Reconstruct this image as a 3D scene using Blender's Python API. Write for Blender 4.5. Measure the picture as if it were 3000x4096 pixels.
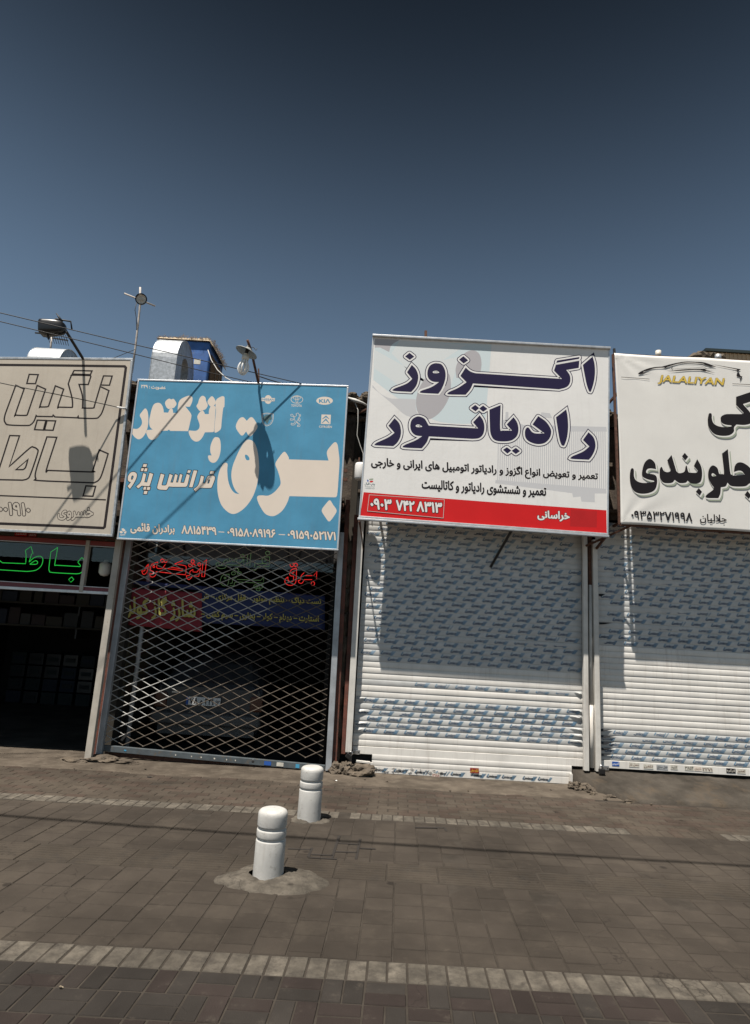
import bpy, bmesh, math, random, unicodedata
from mathutils import Vector, Matrix, noise
R = random.Random(7)
rad = math.radians
for ob in list(bpy.data.objects): bpy.data.objects.remove(ob)
SC = bpy.context.scene
COL = SC.collection

# ------------------------------------------------------------------ camera
cam_d = bpy.data.cameras.new("camera")
cam_d.sensor_fit = 'VERTICAL'; cam_d.sensor_height = 36; cam_d.sensor_width = 24
cam_d.lens = 22.0
cam_d.clip_start = .05; cam_d.clip_end = 3000
cam = bpy.data.objects.new("camera", cam_d); COL.objects.link(cam)
_p, _r = rad(11.3), rad(3.3)
_Rt = (math.cos(_r), math.sin(_r), 0)
_Up = (math.sin(_r)*math.cos(_p), -math.cos(_r)*math.cos(_p), math.sin(_p))
_Fw = (-math.sin(_r)*math.sin(_p), math.cos(_r)*math.sin(_p), math.cos(_p))
cam.matrix_world = Matrix(((_Rt[0], -_Rt[1], -_Rt[2], 0), (_Fw[0], -_Fw[1], -_Fw[2], 0),
                           (_Up[0], -_Up[1], -_Up[2], 1.75), (0, 0, 0, 1)))
SC.camera = cam

# ------------------------------------------------------------------ sun and sky
SUN = Vector((.22, .32, -1)).normalized()
el = math.asin(-SUN.z); az = math.atan2(-SUN.x, -SUN.y)
world = bpy.data.worlds.new("World"); SC.world = world; world.use_nodes = True
nt = world.node_tree; bg = nt.nodes["Background"]
sky = nt.nodes.new("ShaderNodeTexSky"); sky.sky_type = 'NISHITA'; sky.sun_disc = False
sky.sun_elevation = el; sky.sun_rotation = az
sky.altitude = 900; sky.air_density = 1.0; sky.dust_density = 1.2; sky.ozone_density = 2.0
hs = nt.nodes.new("ShaderNodeHueSaturation"); hs.inputs["Saturation"].default_value = .75
nt.links.new(sky.outputs[0], hs.inputs["Color"])
# the deep dry sky of the photograph darkens quickly with height
_tc_ = nt.nodes.new("ShaderNodeTexCoord"); _sx = nt.nodes.new("ShaderNodeSeparateXYZ"); nt.links.new(_tc_.outputs["Generated"], _sx.inputs[0])
_mr = nt.nodes.new("ShaderNodeMapRange"); _mr.interpolation_type = 'SMOOTHERSTEP'; nt.links.new(_sx.outputs[2], _mr.inputs[0])
_mr.inputs[1].default_value = .25; _mr.inputs[2].default_value = .92; _mr.inputs[3].default_value = 1.12; _mr.inputs[4].default_value = .07
_vm = nt.nodes.new("ShaderNodeVectorMath"); _vm.operation = 'SCALE'; nt.links.new(hs.outputs[0], _vm.inputs[0]); nt.links.new(_mr.outputs[0], _vm.inputs[3])
_mu = nt.nodes.new("ShaderNodeMix"); _mu.data_type = 'RGBA'; _mu.blend_type = 'MULTIPLY'; _mu.inputs[0].default_value = 1
_mu.inputs[7].default_value = (.88, 1.03, 1.03, 1); nt.links.new(_vm.outputs[0], _mu.inputs[6])
nt.links.new(_mu.outputs[2], bg.inputs[0])
bg.inputs[1].default_value = .05
sun_d = bpy.data.lights.new("sun", 'SUN'); sun_d.energy = 5.0; sun_d.angle = rad(.53); sun_d.color = (1, .94, .86)
sun = bpy.data.objects.new("sun", sun_d); COL.objects.link(sun); sun.location = (-3, -4, 20)
sun.rotation_euler = SUN.to_track_quat('-Z', 'Y').to_euler()
SC.view_settings.view_transform = 'Standard'; SC.view_settings.look = 'None'
SC.view_settings.exposure = .62; SC.view_settings.gamma = 1.0
SC.view_settings.use_curve_mapping = False
SC.render.engine = 'CYCLES'
SC.cycles.max_bounces = 6

# ------------------------------------------------------------------ materials
def mat(name, col, rough=.7, metal=0., var=0., vscale=3., bump=0., bscale=60., col2=None, c2lo=.5, c2hi=.65, c2scale=4.,
        rnd=0., tint=False, streak=0., emit=None, estr=1., spec=.5, alt=None, spots=0.):
    m = bpy.data.materials.new(name); m.use_nodes = True
    t = m.node_tree; N = t.nodes; L = t.links; b = N["Principled BSDF"]
    b.inputs["Roughness"].default_value = rough; b.inputs["Metallic"].default_value = metal
    b.inputs["Specular IOR Level"].default_value = spec
    geo = N.new("ShaderNodeNewGeometry")
    rgb = N.new("ShaderNodeRGB"); rgb.outputs[0].default_value = (*col, 1); cur = rgb.outputs[0]
    def nz(scale, detail=5, vec=None, rgh=.6):
        n = N.new("ShaderNodeTexNoise"); n.inputs["Scale"].default_value = scale
        n.inputs["Detail"].default_value = detail; n.inputs["Roughness"].default_value = rgh
        L.new(vec or geo.outputs["Position"], n.inputs["Vector"]); return n.outputs[0]
    def mixc(fac, a, bcol, mode='MIX'):
        x = N.new("ShaderNodeMix"); x.data_type = 'RGBA'; x.blend_type = mode
        if isinstance(fac, float): x.inputs[0].default_value = fac
        else: L.new(fac, x.inputs[0])
        L.new(a, x.inputs[6])
        if isinstance(bcol, tuple): x.inputs[7].default_value = (*bcol, 1)
        else: L.new(bcol, x.inputs[7])
        return x.outputs[2]
    def ramp(v, lo, hi, a=0., bb=1.):
        x = N.new("ShaderNodeMapRange"); L.new(v, x.inputs[0])
        x.inputs[1].default_value = lo; x.inputs[2].default_value = hi
        x.inputs[3].default_value = a; x.inputs[4].default_value = bb; return x.outputs[0]
    def scalec(c, f):
        x = N.new("ShaderNodeVectorMath"); x.operation = 'SCALE'; L.new(c, x.inputs[0]); L.new(f, x.inputs[3]); return x.outputs[0]
    if alt:   # second random colour per piece
        src_ = N.new("ShaderNodeObjectInfo").outputs["Random"] if not tint else None
        if tint:
            a = N.new("ShaderNodeAttribute"); a.attribute_name = "tint"; src_ = a.outputs["Fac"]
        w = N.new("ShaderNodeTexWhiteNoise"); w.noise_dimensions = '1D'; L.new(src_, w.inputs["W"])
        cur = mixc(ramp(w.outputs[0], alt[1]-.01, alt[1]+.01), cur, alt[0])
    if rnd:
        if tint:
            a = N.new("ShaderNodeAttribute"); a.attribute_name = "tint"; s = a.outputs["Fac"]
        else: s = N.new("ShaderNodeObjectInfo").outputs["Random"]
        cur = scalec(cur, ramp(s, 0, 1, 1-rnd, 1+rnd))
    if var: cur = scalec(cur, ramp(nz(vscale), .3, .7, 1-var, 1+var))
    if col2: cur = mixc(ramp(nz(c2scale, 8, rgh=.7), c2lo, c2hi), cur, tuple(col2))
    if spots:
        cur = scalec(cur, ramp(nz(.55, 7, rgh=.65), .36, .66, .80, 1.20))
        cr = N.new("ShaderNodeTexVoronoi"); cr.feature = 'DISTANCE_TO_EDGE'; cr.inputs["Scale"].default_value = .9
        wv = N.new("ShaderNodeVectorMath"); wv.operation = 'ADD'; nn = N.new("ShaderNodeTexNoise"); nn.inputs["Scale"].default_value = 2.5; nn.inputs["Detail"].default_value = 6; L.new(geo.outputs["Position"], nn.inputs["Vector"])
        L.new(geo.outputs["Position"], wv.inputs[0]); L.new(nn.outputs["Color"], wv.inputs[1]); L.new(wv.outputs[0], cr.inputs["Vector"])
        cm = N.new("ShaderNodeMath"); cm.operation = 'MULTIPLY'; L.new(ramp(cr.outputs["Distance"], .002, .006, .45, 0), cm.inputs[0]); L.new(ramp(nz(.8, 3), .52, .58), cm.inputs[1])
        cur = mixc(cm.outputs[0], cur, (.012, .010, .009))
        cur = mixc(ramp(nz(6., 8, rgh=.8), .58, .74, 0, .45), cur, (.105, .088, .068))
        vo = N.new("ShaderNodeTexVoronoi"); vo.inputs["Scale"].default_value = 3.1; L.new(geo.outputs["Position"], vo.inputs["Vector"])
        ad = N.new("ShaderNodeMath"); ad.operation = 'MULTIPLY_ADD'; L.new(nz(18., 4), ad.inputs[0]); ad.inputs[1].default_value = .09; L.new(vo.outputs["Distance"], ad.inputs[2])
        wn = N.new("ShaderNodeSeparateColor"); L.new(vo.outputs["Color"], wn.inputs[0])
        k1 = ramp(ad.outputs[0], .12, .16, 1, 0); k2 = ramp(wn.outputs[0], .62, .64, 0, spots)
        mm = N.new("ShaderNodeMath"); mm.operation = 'MULTIPLY'; L.new(k1, mm.inputs[0]); L.new(k2, mm.inputs[1])
        cur = mixc(mm.outputs[0], cur, (.012, .010, .009))
    if streak:
        mp = N.new("ShaderNodeMapping"); mp.inputs["Scale"].default_value = (14, 14, .9); L.new(geo.outputs["Position"], mp.inputs[0])
        cur = mixc(ramp(nz(1., 6, mp.outputs[0], .75), .52, .8, 0, streak), cur, (.16, .1, .06))
    L.new(cur, b.inputs["Base Color"])
    if bump:
        bp = N.new("ShaderNodeBump"); bp.inputs["Strength"].default_value = bump; bp.inputs["Distance"].default_value = .01
        L.new(nz(bscale, 6, rgh=.7), bp.inputs["Height"]); L.new(bp.outputs[0], b.inputs["Normal"])
    if emit:
        b.inputs["Emission Color"].default_value = (*emit, 1); b.inputs["Emission Strength"].default_value = estr
    return m

M = {}
PV = (.0465, .0385, .0312)
M['paver'] = mat('paver', PV, .85, var=.22, vscale=1.3, bump=.35, bscale=90, rnd=.10, col2=(.066, .055, .043), c2scale=2.2, c2lo=.5, c2hi=.85, spots=.6, spec=.12)
M['paver_t'] = mat('paver_joined', PV, .85, var=.22, vscale=1.3, bump=.35, bscale=90, rnd=.10, tint=True, col2=(.066, .055, .043), c2scale=2.2, c2lo=.5, c2hi=.85, spots=.6, spec=.12)
M['weave'] = mat('weave_brick', (.034, .0295, .0258), .85, var=.25, vscale=1.5, bump=.5, bscale=120, rnd=.16, alt=((.033, .0255, .0225), .6), col2=(.04, .035, .03), c2scale=3, c2lo=.55, c2hi=.8, spots=.6, spec=.12)
M['weave_t'] = mat('weave_brick_joined', (.034, .0295, .0258), .85, var=.25, vscale=1.5, bump=.5, bscale=120, rnd=.16, tint=True, alt=((.033, .0255, .0225), .6), col2=(.04, .035, .03), c2scale=3, c2lo=.55, c2hi=.8, spots=.6, spec=.12)
M['far_t'] = mat('far_brick_joined', (.058, .047, .037), .88, var=.25, vscale=1.2, bump=.4, bscale=100, rnd=.15, tint=True, alt=((.058, .043, .034), .6), col2=(.085, .070, .054), c2scale=2, c2lo=.48, c2hi=.75, spots=.6, spec=.12)
M['cream'] = mat('cream_brick', (.115, .101, .082), .85, var=.3, vscale=9, bump=.5, bscale=110, rnd=.2, col2=(.058, .051, .043), c2scale=11, c2lo=.42, c2hi=.66, spots=.6, spec=.12)
M['tactile'] = mat('tactile_tile', (.052, .043, .034), .85, var=.22, vscale=2, bump=.4, bscale=100, rnd=.08, col2=(.036, .032, .028), c2scale=5, c2lo=.5, c2hi=.8, spots=.6, spec=.12)
M['sand'] = mat('joint_sand', (.046, .039, .032), .95, var=.3, vscale=5, bump=.5, bscale=150, spec=.12)
M['earth'] = mat('earth', (.12, .1, .08), .95, var=.3, vscale=.5, bump=.4, bscale=30)
M['apron'] = mat('apron', (.088, .072, .056), .92, var=.35, vscale=2.5, bump=.7, bscale=40, col2=(.125, .105, .082), c2scale=5, c2lo=.5, c2hi=.72, spec=.12, spots=.5)
M['ramp'] = mat('ramp_concrete', (.058, .050, .041), .93, var=.4, vscale=2.2, bump=.9, bscale=35, col2=(.085, .064, .044), c2scale=3.2, c2lo=.52, c2hi=.75, spec=.12, spots=.5)
M['mortar'] = mat('mortar', (.105, .092, .075), .93, var=.35, vscale=7, bump=.9, bscale=55, col2=(.060, .053, .044), c2scale=12, c2lo=.45, c2hi=.65, spec=.12, spots=.5)
M['rubble'] = mat('rubble', (.115, .093, .07), .95, var=.4, vscale=9, bump=1, bscale=50, col2=(.1, .085, .07), c2scale=12, c2lo=.45, c2hi=.7, spec=.12)
M['bollard'] = mat('bollard_paint', (.46, .45, .425), .6, var=.12, vscale=6, bump=.2, bscale=60, col2=(.20, .18, .15), c2scale=17, c2lo=.58, c2hi=.74, streak=.3)
M['shutter'] = mat('shutter_paint', (.68, .655, .61), .42, var=.10, vscale=3, streak=.35, col2=(.45, .36, .26), c2scale=9, c2lo=.68, c2hi=.9)
M['film'] = mat('film', (.50, .50, .485), .45, var=.1, vscale=8, bump=.15, bscale=40, streak=.1)
M['print_dark'] = mat('film_print_dark', (.042, .075, .13), .6, var=.3, vscale=12)
M['print_blue'] = mat('film_print_blue', (.11, .21, .31), .6, var=.3, vscale=10)
M['rail'] = mat('rail_paint', (.60, .575, .53), .5, var=.12, vscale=5, streak=.5, bump=.1)
M['rail_grey'] = mat('rail_grey', (.36, .38, .40), .45, metal=.3, var=.2, vscale=6, streak=.4)
M['post_cream'] = mat('post_cream', (.42, .385, .33), .6, var=.15, vscale=6, streak=.3, col2=(.2, .15, .11), c2scale=14, c2lo=.62, c2hi=.72)
M['red_steel'] = mat('red_oxide_steel', (.14, .045, .028), .7, var=.3, vscale=8, bump=.3, col2=(.07, .035, .025), c2scale=10, c2lo=.45, c2hi=.65)
M['rust'] = mat('rust', (.10, .045, .028), .85, var=.4, vscale=20, bump=.5)
M['dark_steel'] = mat('dark_steel', (.018, .017, .017), .6, var=.3, vscale=10)
M['galv'] = mat('galvanised', (.46, .48, .50), .48, metal=.55, var=.22, vscale=14, col2=(.3, .32, .33), c2scale=22, c2lo=.42, c2hi=.65, bump=.05)
M['alu'] = mat('aluminium', (.55, .56, .57), .4, metal=.6, var=.15, vscale=8, streak=.25)
M['brick_dark'] = mat('wall_plaster_dark', (.075, .058, .045), .95, var=.4, vscale=4, bump=.8, bscale=30, col2=(.15, .12, .09), c2scale=6, c2lo=.5, c2hi=.7)
M['timber'] = mat('old_timber', (.10, .065, .042), .9, var=.4, vscale=9, bump=.6, bscale=60)
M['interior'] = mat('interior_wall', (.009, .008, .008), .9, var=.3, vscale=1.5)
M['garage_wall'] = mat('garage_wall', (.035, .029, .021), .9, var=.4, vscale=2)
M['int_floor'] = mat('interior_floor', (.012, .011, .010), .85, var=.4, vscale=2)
M['fascia'] = mat('fascia', (.36, .31, .25), .8, var=.2, vscale=5, streak=.3)
M['red_band'] = mat('red_band', (.24, .026, .02), .45, var=.12)
M['wine_band'] = mat('wine_band', (.14, .018, .03), .45, var=.12)
M['white'] = mat('white_vinyl', (.72, .71, .69), .5, var=.04, vscale=2, streak=.10, bump=.35, bscale=2.2)
M['sign3'] = mat('cream_banner', (.68, .665, .63), .6, var=.04, vscale=2, streak=.05, bump=.15, bscale=4)
M['beige'] = mat('beige_vinyl', (.46, .41, .34), .6, var=.07, vscale=2, streak=.22, bump=.3, bscale=2.5)
M['blue'] = mat('blue_vinyl', (.075, .265, .42), .6, spec=.2, var=.12, vscale=2.2, streak=.22, bump=.35, bscale=2.2)
M['cream_v'] = mat('cream_vinyl', (.70, .61, .52), .5, var=.03)
M['navy'] = mat('navy_vinyl', (.017, .013, .048), .6, spec=.15)
M['black_v'] = mat('black_vinyl', (.014, .012, .014), .6, spec=.15)
M['grey_v'] = mat('charcoal_vinyl', (.026, .021, .021), .6, spec=.15)
M['red_v'] = mat('red_vinyl', (.55, .014, .016), .6, var=.05, spec=.15)
M['darkred_v'] = mat('faded_red_vinyl', (.42, .016, .018), .6, var=.1, spec=.15)
M['green_v'] = mat('sage_vinyl', (.30, .34, .26), .5)
M['gold_v'] = mat('gold_vinyl', (.62, .44, .07), .5)
M['teal_v'] = mat('slate_vinyl', (.06, .12, .13), .5)
M['pale1'] = mat('pale_blue_print', (.56, .64, .66), .5)
M['pale2'] = mat('pale_grey_print', (.40, .385, .40), .5)
M['pale3'] = mat('pale_silver_print', (.53, .53, .54), .5)
M['pale4'] = mat('pale_cool_print', (.62, .65, .65), .5)
M['yellow_c'] = mat('yellow_cloth_print', (.47, .40, .10), .7)
M['red_c'] = mat('red_cloth', (.22, .016, .026), .75, var=.15, vscale=4, bump=.4, bscale=7)
M['blue_c'] = mat('blue_cloth', (.014, .026, .10), .75, var=.15, vscale=4, bump=.4, bscale=7)
M['cooler'] = mat('cooler_blue', (.028, .10, .30), .55, var=.25, vscale=6, col2=(.12, .14, .2), c2scale=9, c2lo=.6, c2hi=.72)
M['straw'] = mat('straw', (.42, .34, .24), .95, var=.4, vscale=25, bump=1, bscale=80)
M['louvre'] = mat('louvre', (.15, .12, .09), .7, var=.3, vscale=20)
M['black_p'] = mat('black_plastic', (.012, .0125, .014), .35, var=.15)
M['cable'] = mat('cable', (.012, .011, .011), .6)
M['wire_w'] = mat('pale_wire', (.5, .49, .46), .5)
M['shade'] = mat('enamel_grey', (.30, .31, .30), .5, var=.15, vscale=12)
M['bulb'] = mat('lamp_glass', (.80, .80, .78), .12, spec=.8)
M['porcelain'] = mat('porcelain', (.62, .58, .5), .35)
M['dishlamp'] = mat('reflector', (.55, .52, .46), .5, var=.2, vscale=30)
M['polew'] = mat('pole_paint', (.42, .38, .34), .6, var=.25, vscale=12, col2=(.2, .12, .08), c2scale=15, c2lo=.55, c2hi=.7)
M['clad'] = mat('beige_cladding', (.50, .36, .22), .6, var=.08)
M['clad_roof'] = mat('dark_trim', (.02, .03, .03), .5)
M['car'] = mat('car_paint', (.05, .053, .058), .3, metal=.3, var=.08)
M['glass_d'] = mat('dark_window_glass', (.012, .012, .013), .06, spec=.8)
M['tyre'] = mat('tyre', (.015, .015, .015), .85)
M['lens'] = mat('tail_lamp', (.10, .035, .02), .25)
M['plate'] = mat('plate_white', (.7, .69, .66), .4)
M['bumper'] = mat('bumper', (.075, .073, .07), .45)
M['paper'] = mat('paper', (.55, .52, .45), .8, var=.15, vscale=20)
M['sticker_blue'] = mat('sticker_blue', (.02, .09, .36), .5)
M['sticker_cyan'] = mat('sticker_cyan', (.06, .30, .48), .5)
M['sticker_red'] = mat('sticker_red', (.25, .012, .012), .5)
M['sticker_yel'] = mat('sticker_yellow', (.6, .45, .05), .5)
M['poster_y'] = mat('faded_poster', (.055, .044, .020), .8, var=.3, vscale=6)
M['poster_r'] = mat('faded_poster_red', (.06, .006, .006), .8)
M['dark_joint'] = mat('open_joint', (.018, .014, .011), .9)
M['lock'] = mat('padlock', (.03, .028, .027), .4, metal=.5)
M['steel'] = mat('steel', (.5, .5, .5), .3, metal=.9)
M['neon_red'] = mat('led_red', (.1, .01, .01), .4, emit=(1, .03, .025), estr=.5)
M['neon_green'] = mat('led_green', (.02, .3, .05), .4, emit=(.03, .9, .09), estr=.32)
M['neon_dim'] = mat('led_dim', (.05, .10, .05), .4, emit=(.25, .45, .18), estr=.14)
BOXC = [(.016, .005, .004), (.004, .007, .018), (.025, .023, .02), (.016, .011, .004), (.003, .008, .008), (.007, .007, .007)]
for i, c in enumerate(BOXC): M['carton%d' % i] = mat('carton_%d' % i, c, .7, var=.15, vscale=10)

# lattice paint: grey paint on the upper left, bare brown steel on the lower right
def lattice_mat():
    m = mat('lattice_paint', (.42, .41, .385), .45, var=.15, vscale=10)
    t = m.node_tree; N = t.nodes; L = t.links; b = N["Principled BSDF"]
    base = b.inputs["Base Color"].links[0].from_socket
    geo = N.new("ShaderNodeNewGeometry"); sp = N.new("ShaderNodeSeparateXYZ"); L.new(geo.outputs["Position"], sp.inputs[0])
    a = (-1.207,8.72,2.215); c = (-3.07,8.72,0.365)
    k = (a[2]-c[2])/(a[0]-c[0])
    mu = N.new("ShaderNodeMath"); mu.operation = 'MULTIPLY_ADD'; L.new(sp.outputs[0], mu.inputs[0]); mu.inputs[1].default_value = -k; mu.inputs[2].default_value = k*a[0]-a[2]
    ad = N.new("ShaderNodeMath"); ad.operation = 'ADD'; L.new(mu.outputs[0], ad.inputs[0]); L.new(sp.outputs[2], ad.inputs[1])
    mr = N.new("ShaderNodeMapRange"); L.new(ad.outputs[0], mr.inputs[0]); mr.inputs[1].default_value = -.04; mr.inputs[2].default_value = .04
    mx = N.new("ShaderNodeMix"); mx.data_type = 'RGBA'; L.new(mr.outputs[0], mx.inputs[0]); mx.inputs[6].default_value = (.085, .068, .052, 1); L.new(base, mx.inputs[7])
    L.new(mx.outputs[2], b.inputs["Base Color"])
    return m
M['lattice'] = lattice_mat()
def glass_mat():
    m = bpy.data.materials.new('shop_glass'); m.use_nodes = True; t = m.node_tree; N = t.nodes; L = t.links
    for n in list(N): N.remove(n)
    o = N.new("ShaderNodeOutputMaterial"); tr = N.new("ShaderNodeBsdfTransparent"); tr.inputs[0].default_value = (.75, .76, .75, 1)
    g = N.new("ShaderNodeBsdfGlossy"); g.inputs["Roughness"].default_value = .03; g.inputs[0].default_value = (.9, .9, .9, 1)
    f = N.new("ShaderNodeFresnel"); f.inputs[0].default_value = 1.5; x = N.new("ShaderNodeMixShader")
    L.new(f.outputs[0], x.inputs[0]); L.new(tr.outputs[0], x.inputs[1]); L.new(g.outputs[0], x.inputs[2]); L.new(x.outputs[0], o.inputs[0])
    return m
M['glass'] = glass_mat()

# ------------------------------------------------------------------ object helpers
def tag(o, label=None, cat=None, group=None, kind=None):
    if label: o['label'] = label
    if cat: o['category'] = cat
    if group: o['group'] = group
    if kind: o['kind'] = kind
    return o
def empty(name, loc=(0, 0, 0), label=None, cat=None, group=None, rz=0):
    o = bpy.data.objects.new(name, None); COL.objects.link(o); o.location = loc; o.rotation_euler.z = rz
    o.empty_display_size = .1
    return tag(o, label, cat, group)
def link(name, me, m=None, parent=None, loc=None, rot=None):
    o = bpy.data.objects.new(name, me); COL.objects.link(o)
    if m is not None and not me.materials: me.materials.append(M[m] if isinstance(m, str) else m)
    if parent: o.parent = parent
    if loc: o.location = loc
    if rot: o.rotation_euler = rot
    return o
class MB:
    """collects faces given in world coordinates; build() makes one mesh, origin at org"""
    def __init__(s): s.v = []; s.f = []; s.sm = []
    def add(s, vs, fs, smooth=False):
        n = len(s.v); s.v += [tuple(p) for p in vs]; s.f += [tuple(i+n for i in f) for f in fs]; s.sm += [smooth]*len(fs); return s
    def box(s, x0, x1, y0, y1, z0, z1, c=0.):
        if c:
            v = []
            for z, e in ((z0, 0), (z1-c, 0), (z1, c)):
                v += [(x0+e, y0+e, z), (x1-e, y0+e, z), (x1-e, y1-e, z), (x0+e, y1-e, z)]
            f = [(8, 9, 10, 11), (3, 2, 1, 0)]
            for k in (0, 4):
                for i in range(4): j = (i+1) % 4; f.append((k+i, k+j, k+4+j, k+4+i))
            return s.add(v, f)
        v = [(x, y, z) for z in (z0, z1) for y in (y0, y1) for x in (x0, x1)]
        return s.add(v, [(0, 2, 3, 1), (4, 5, 7, 6), (0, 1, 5, 4), (2, 6, 7, 3), (0, 4, 6, 2), (1, 3, 7, 5)])
    def bar(s, p, q, w, h, up=(0, 1, 0)):
        p = Vector(p); q = Vector(q); d = (q-p).normalized(); u = Vector(up); u = (u-d*u.dot(d)).normalized(); r = d.cross(u)
        v = []
        for e in (p, q):
            for a, b in ((-1, -1), (1, -1), (1, 1), (-1, 1)): v.append(e+r*a*w/2+u*b*h/2)
        return s.add(v, [(3, 2, 1, 0), (4, 5, 6, 7)]+[(i, (i+1) % 4, 4+(i+1) % 4, 4+i) for i in range(4)])
    def tube(s, pts, r, n=8, smooth=True, rs=None):
        pts = [Vector(p) for p in pts]; v = []; f = []; prev = None
        for i, p in enumerate(pts):
            d = (pts[min(i+1, len(pts)-1)]-pts[max(i-1, 0)]).normalized()
            u = prev if prev is not None else (Vector((0, 0, 1)) if abs(d.z) < .9 else Vector((1, 0, 0)))
            u = (u-d*u.dot(d)).normalized(); prev = u; w = d.cross(u); rr = rs[i] if rs else r
            for k in range(n):
                t = math.tau*k/n; v.append(p+(u*math.cos(t)+w*math.sin(t))*rr)
        for i in range(len(pts)-1):
            for k in range(n): a = i*n+k; b = i*n+(k+1) % n; f.append((a, b, b+n, a+n))
        f.append(tuple(range(n-1, -1, -1))); f.append(tuple((len(pts)-1)*n+k for k in range(n)))
        return s.add(v, f, smooth)
    def lathe(s, prof, c, n=32, axis=None, smooth=True):
        v = []; f = []; c = Vector(c)
        q = Vector((0, 0, 1)).rotation_difference(Vector(axis)) if axis else None
        for r, z in prof:
            for k in range(n):
                t = math.tau*k/n; p = Vector((r*math.cos(t), r*math.sin(t), z))
                if q: p = q @ p
                v.append(c+p)
        for i in range(len(prof)-1):
            for k in range(n): a = i*n+k; b = i*n+(k+1) % n; f.append((a, b, b+n, a+n))
        return s.add(v, f, smooth)
    def quad(s, a, b, c, d): return s.add([a, b, c, d], [(0, 1, 2, 3)])
    def mesh(s, name, org=(0, 0, 0)):
        me = bpy.data.meshes.new(name); o = Vector(org)
        me.from_pydata([tuple(Vector(p)-o) for p in s.v], [], s.f)
        if any(s.sm): me.polygons.foreach_set('use_smooth', s.sm)
        me.update(); return me
    def build(s, name, m, parent=None, org=None):
        if org is None: org = tuple(parent.location) if parent and parent.type == 'EMPTY' else (0, 0, 0)
        o = link(name, s.mesh(name, org), m, parent)
        if not parent: o.location = org
        return o
def bevel(o, w=.004, seg=2):
    b = o.modifiers.new('bevel', 'BEVEL'); b.width = w; b.segments = seg; b.limit_method = 'ANGLE'; b.angle_limit = rad(40); return o
def rock(name, c, s, m, parent=None, seed=0, lump=.35, sub=4):
    bm = bmesh.new(); bmesh.ops.create_icosphere(bm, subdivisions=sub, radius=1)
    for v in bm.verts:
        n = noise.noise(v.co*1.4+Vector((seed*7.1, 0, 0)))*lump*1.4+noise.noise(v.co*4+Vector((0, seed*3.3, 0)))*lump*.55+noise.noise(v.co*11+Vector((0, 0, seed)))*lump*.28
        v.co = v.co*(1+n); v.co = Vector((v.co.x*s[0], v.co.y*s[1], v.co.z*s[2]))
    me = bpy.data.meshes.new(name); bm.to_mesh(me); bm.free()
    o = link(name, me, m, parent); base = Vector(parent.location) if parent else Vector()
    o.location = Vector(c)-base; return o

# ------------------------------------------------------------------ flat print: traced shapes, ribbons and text
def pts_of(s):
    out = []
    for t in s.split():
        c = t.endswith('c'); x, z = t.rstrip('c').split(','); out.append((int(x)/1000, int(z)/1000, c))
    return out
def smooth(s, closed=True, n=4):
    p = pts_of(s) if isinstance(s, str) else s; L = len(p); out = []
    for i in range(L if closed else L-1):
        p1 = p[i]; p2 = p[(i+1) % L]
        p0 = p[i-1] if (closed or i > 0) else p1; p3 = p[(i+2) % L] if (closed or i+2 < L) else p2
        if p1[2]: p0 = p1
        if p2[2]: p3 = p2
        if p1[2] and p2[2]: out.append((p1[0], p1[1])); continue
        for k in range(n):
            t = k/n
            def cr(a, b, c, d):
                ta = (c-a)/2 if p0 is not p1 else (c-b)*.8
                tb = (d-b)/2 if p3 is not p2 else (c-b)*.8
                return (2*t**3-3*t*t+1)*b+(t**3-2*t*t+t)*ta+(-2*t**3+3*t*t)*c+(t**3-t*t)*tb
            out.append((cr(p0[0], p1[0], p2[0], p3[0]), cr(p0[1], p1[1], p2[1], p3[1])))
    if not closed: out.append(p[-1][:2])
    return out
def ccw(p):
    a = sum(p[i-1][0]*p[i][1]-p[i][0]*p[i-1][1] for i in range(len(p)))
    return p if a > 0 else p[::-1]
def round_corners(p, r):
    """soften sharp corners of a polygon a little"""
    out = []; L = len(p)
    for i in range(L):
        a, b, c = Vector(p[i-1]), Vector(p[i]), Vector(p[(i+1) % L])
        d1 = a-b; d2 = c-b
        if d1.length > 2.2*r and d2.length > 2.2*r and d1.angle(d2) < 2.4:
            q1 = b+d1.normalized()*r; q2 = b+d2.normalized()*r
            for t in (0, .25, .5, .75, 1): out.append(tuple(q1*(1-t)**2+b*2*t*(1-t)+q2*t*t))
        else: out.append(tuple(b))
    return out
def curve_mesh(polys, off=0.):
    c = bpy.data.curves.new('t', 'CURVE'); c.dimensions = '2D'; c.fill_mode = 'BOTH'; c.offset = off
    for p in polys:
        p = ccw(p); s = c.splines.new('POLY'); s.points.add(len(p)-1)
        for i, q in enumerate(p): s.points[i].co = (q[0], q[1], 0, 1)
        s.use_cyclic_u = True
    return obj_mesh(c)
def obj_mesh(c):
    o = bpy.data.objects.new('t', c); COL.objects.link(o); bpy.context.view_layer.update()
    me = bpy.data.meshes.new_from_object(o.evaluated_get(bpy.context.evaluated_depsgraph_get()))
    v = [tuple(a.co) for a in me.vertices]; f = [tuple(p.vertices) for p in me.polygons]
    bpy.data.objects.remove(o); bpy.data.curves.remove(c); bpy.data.meshes.remove(me)
    return v, f
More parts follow.
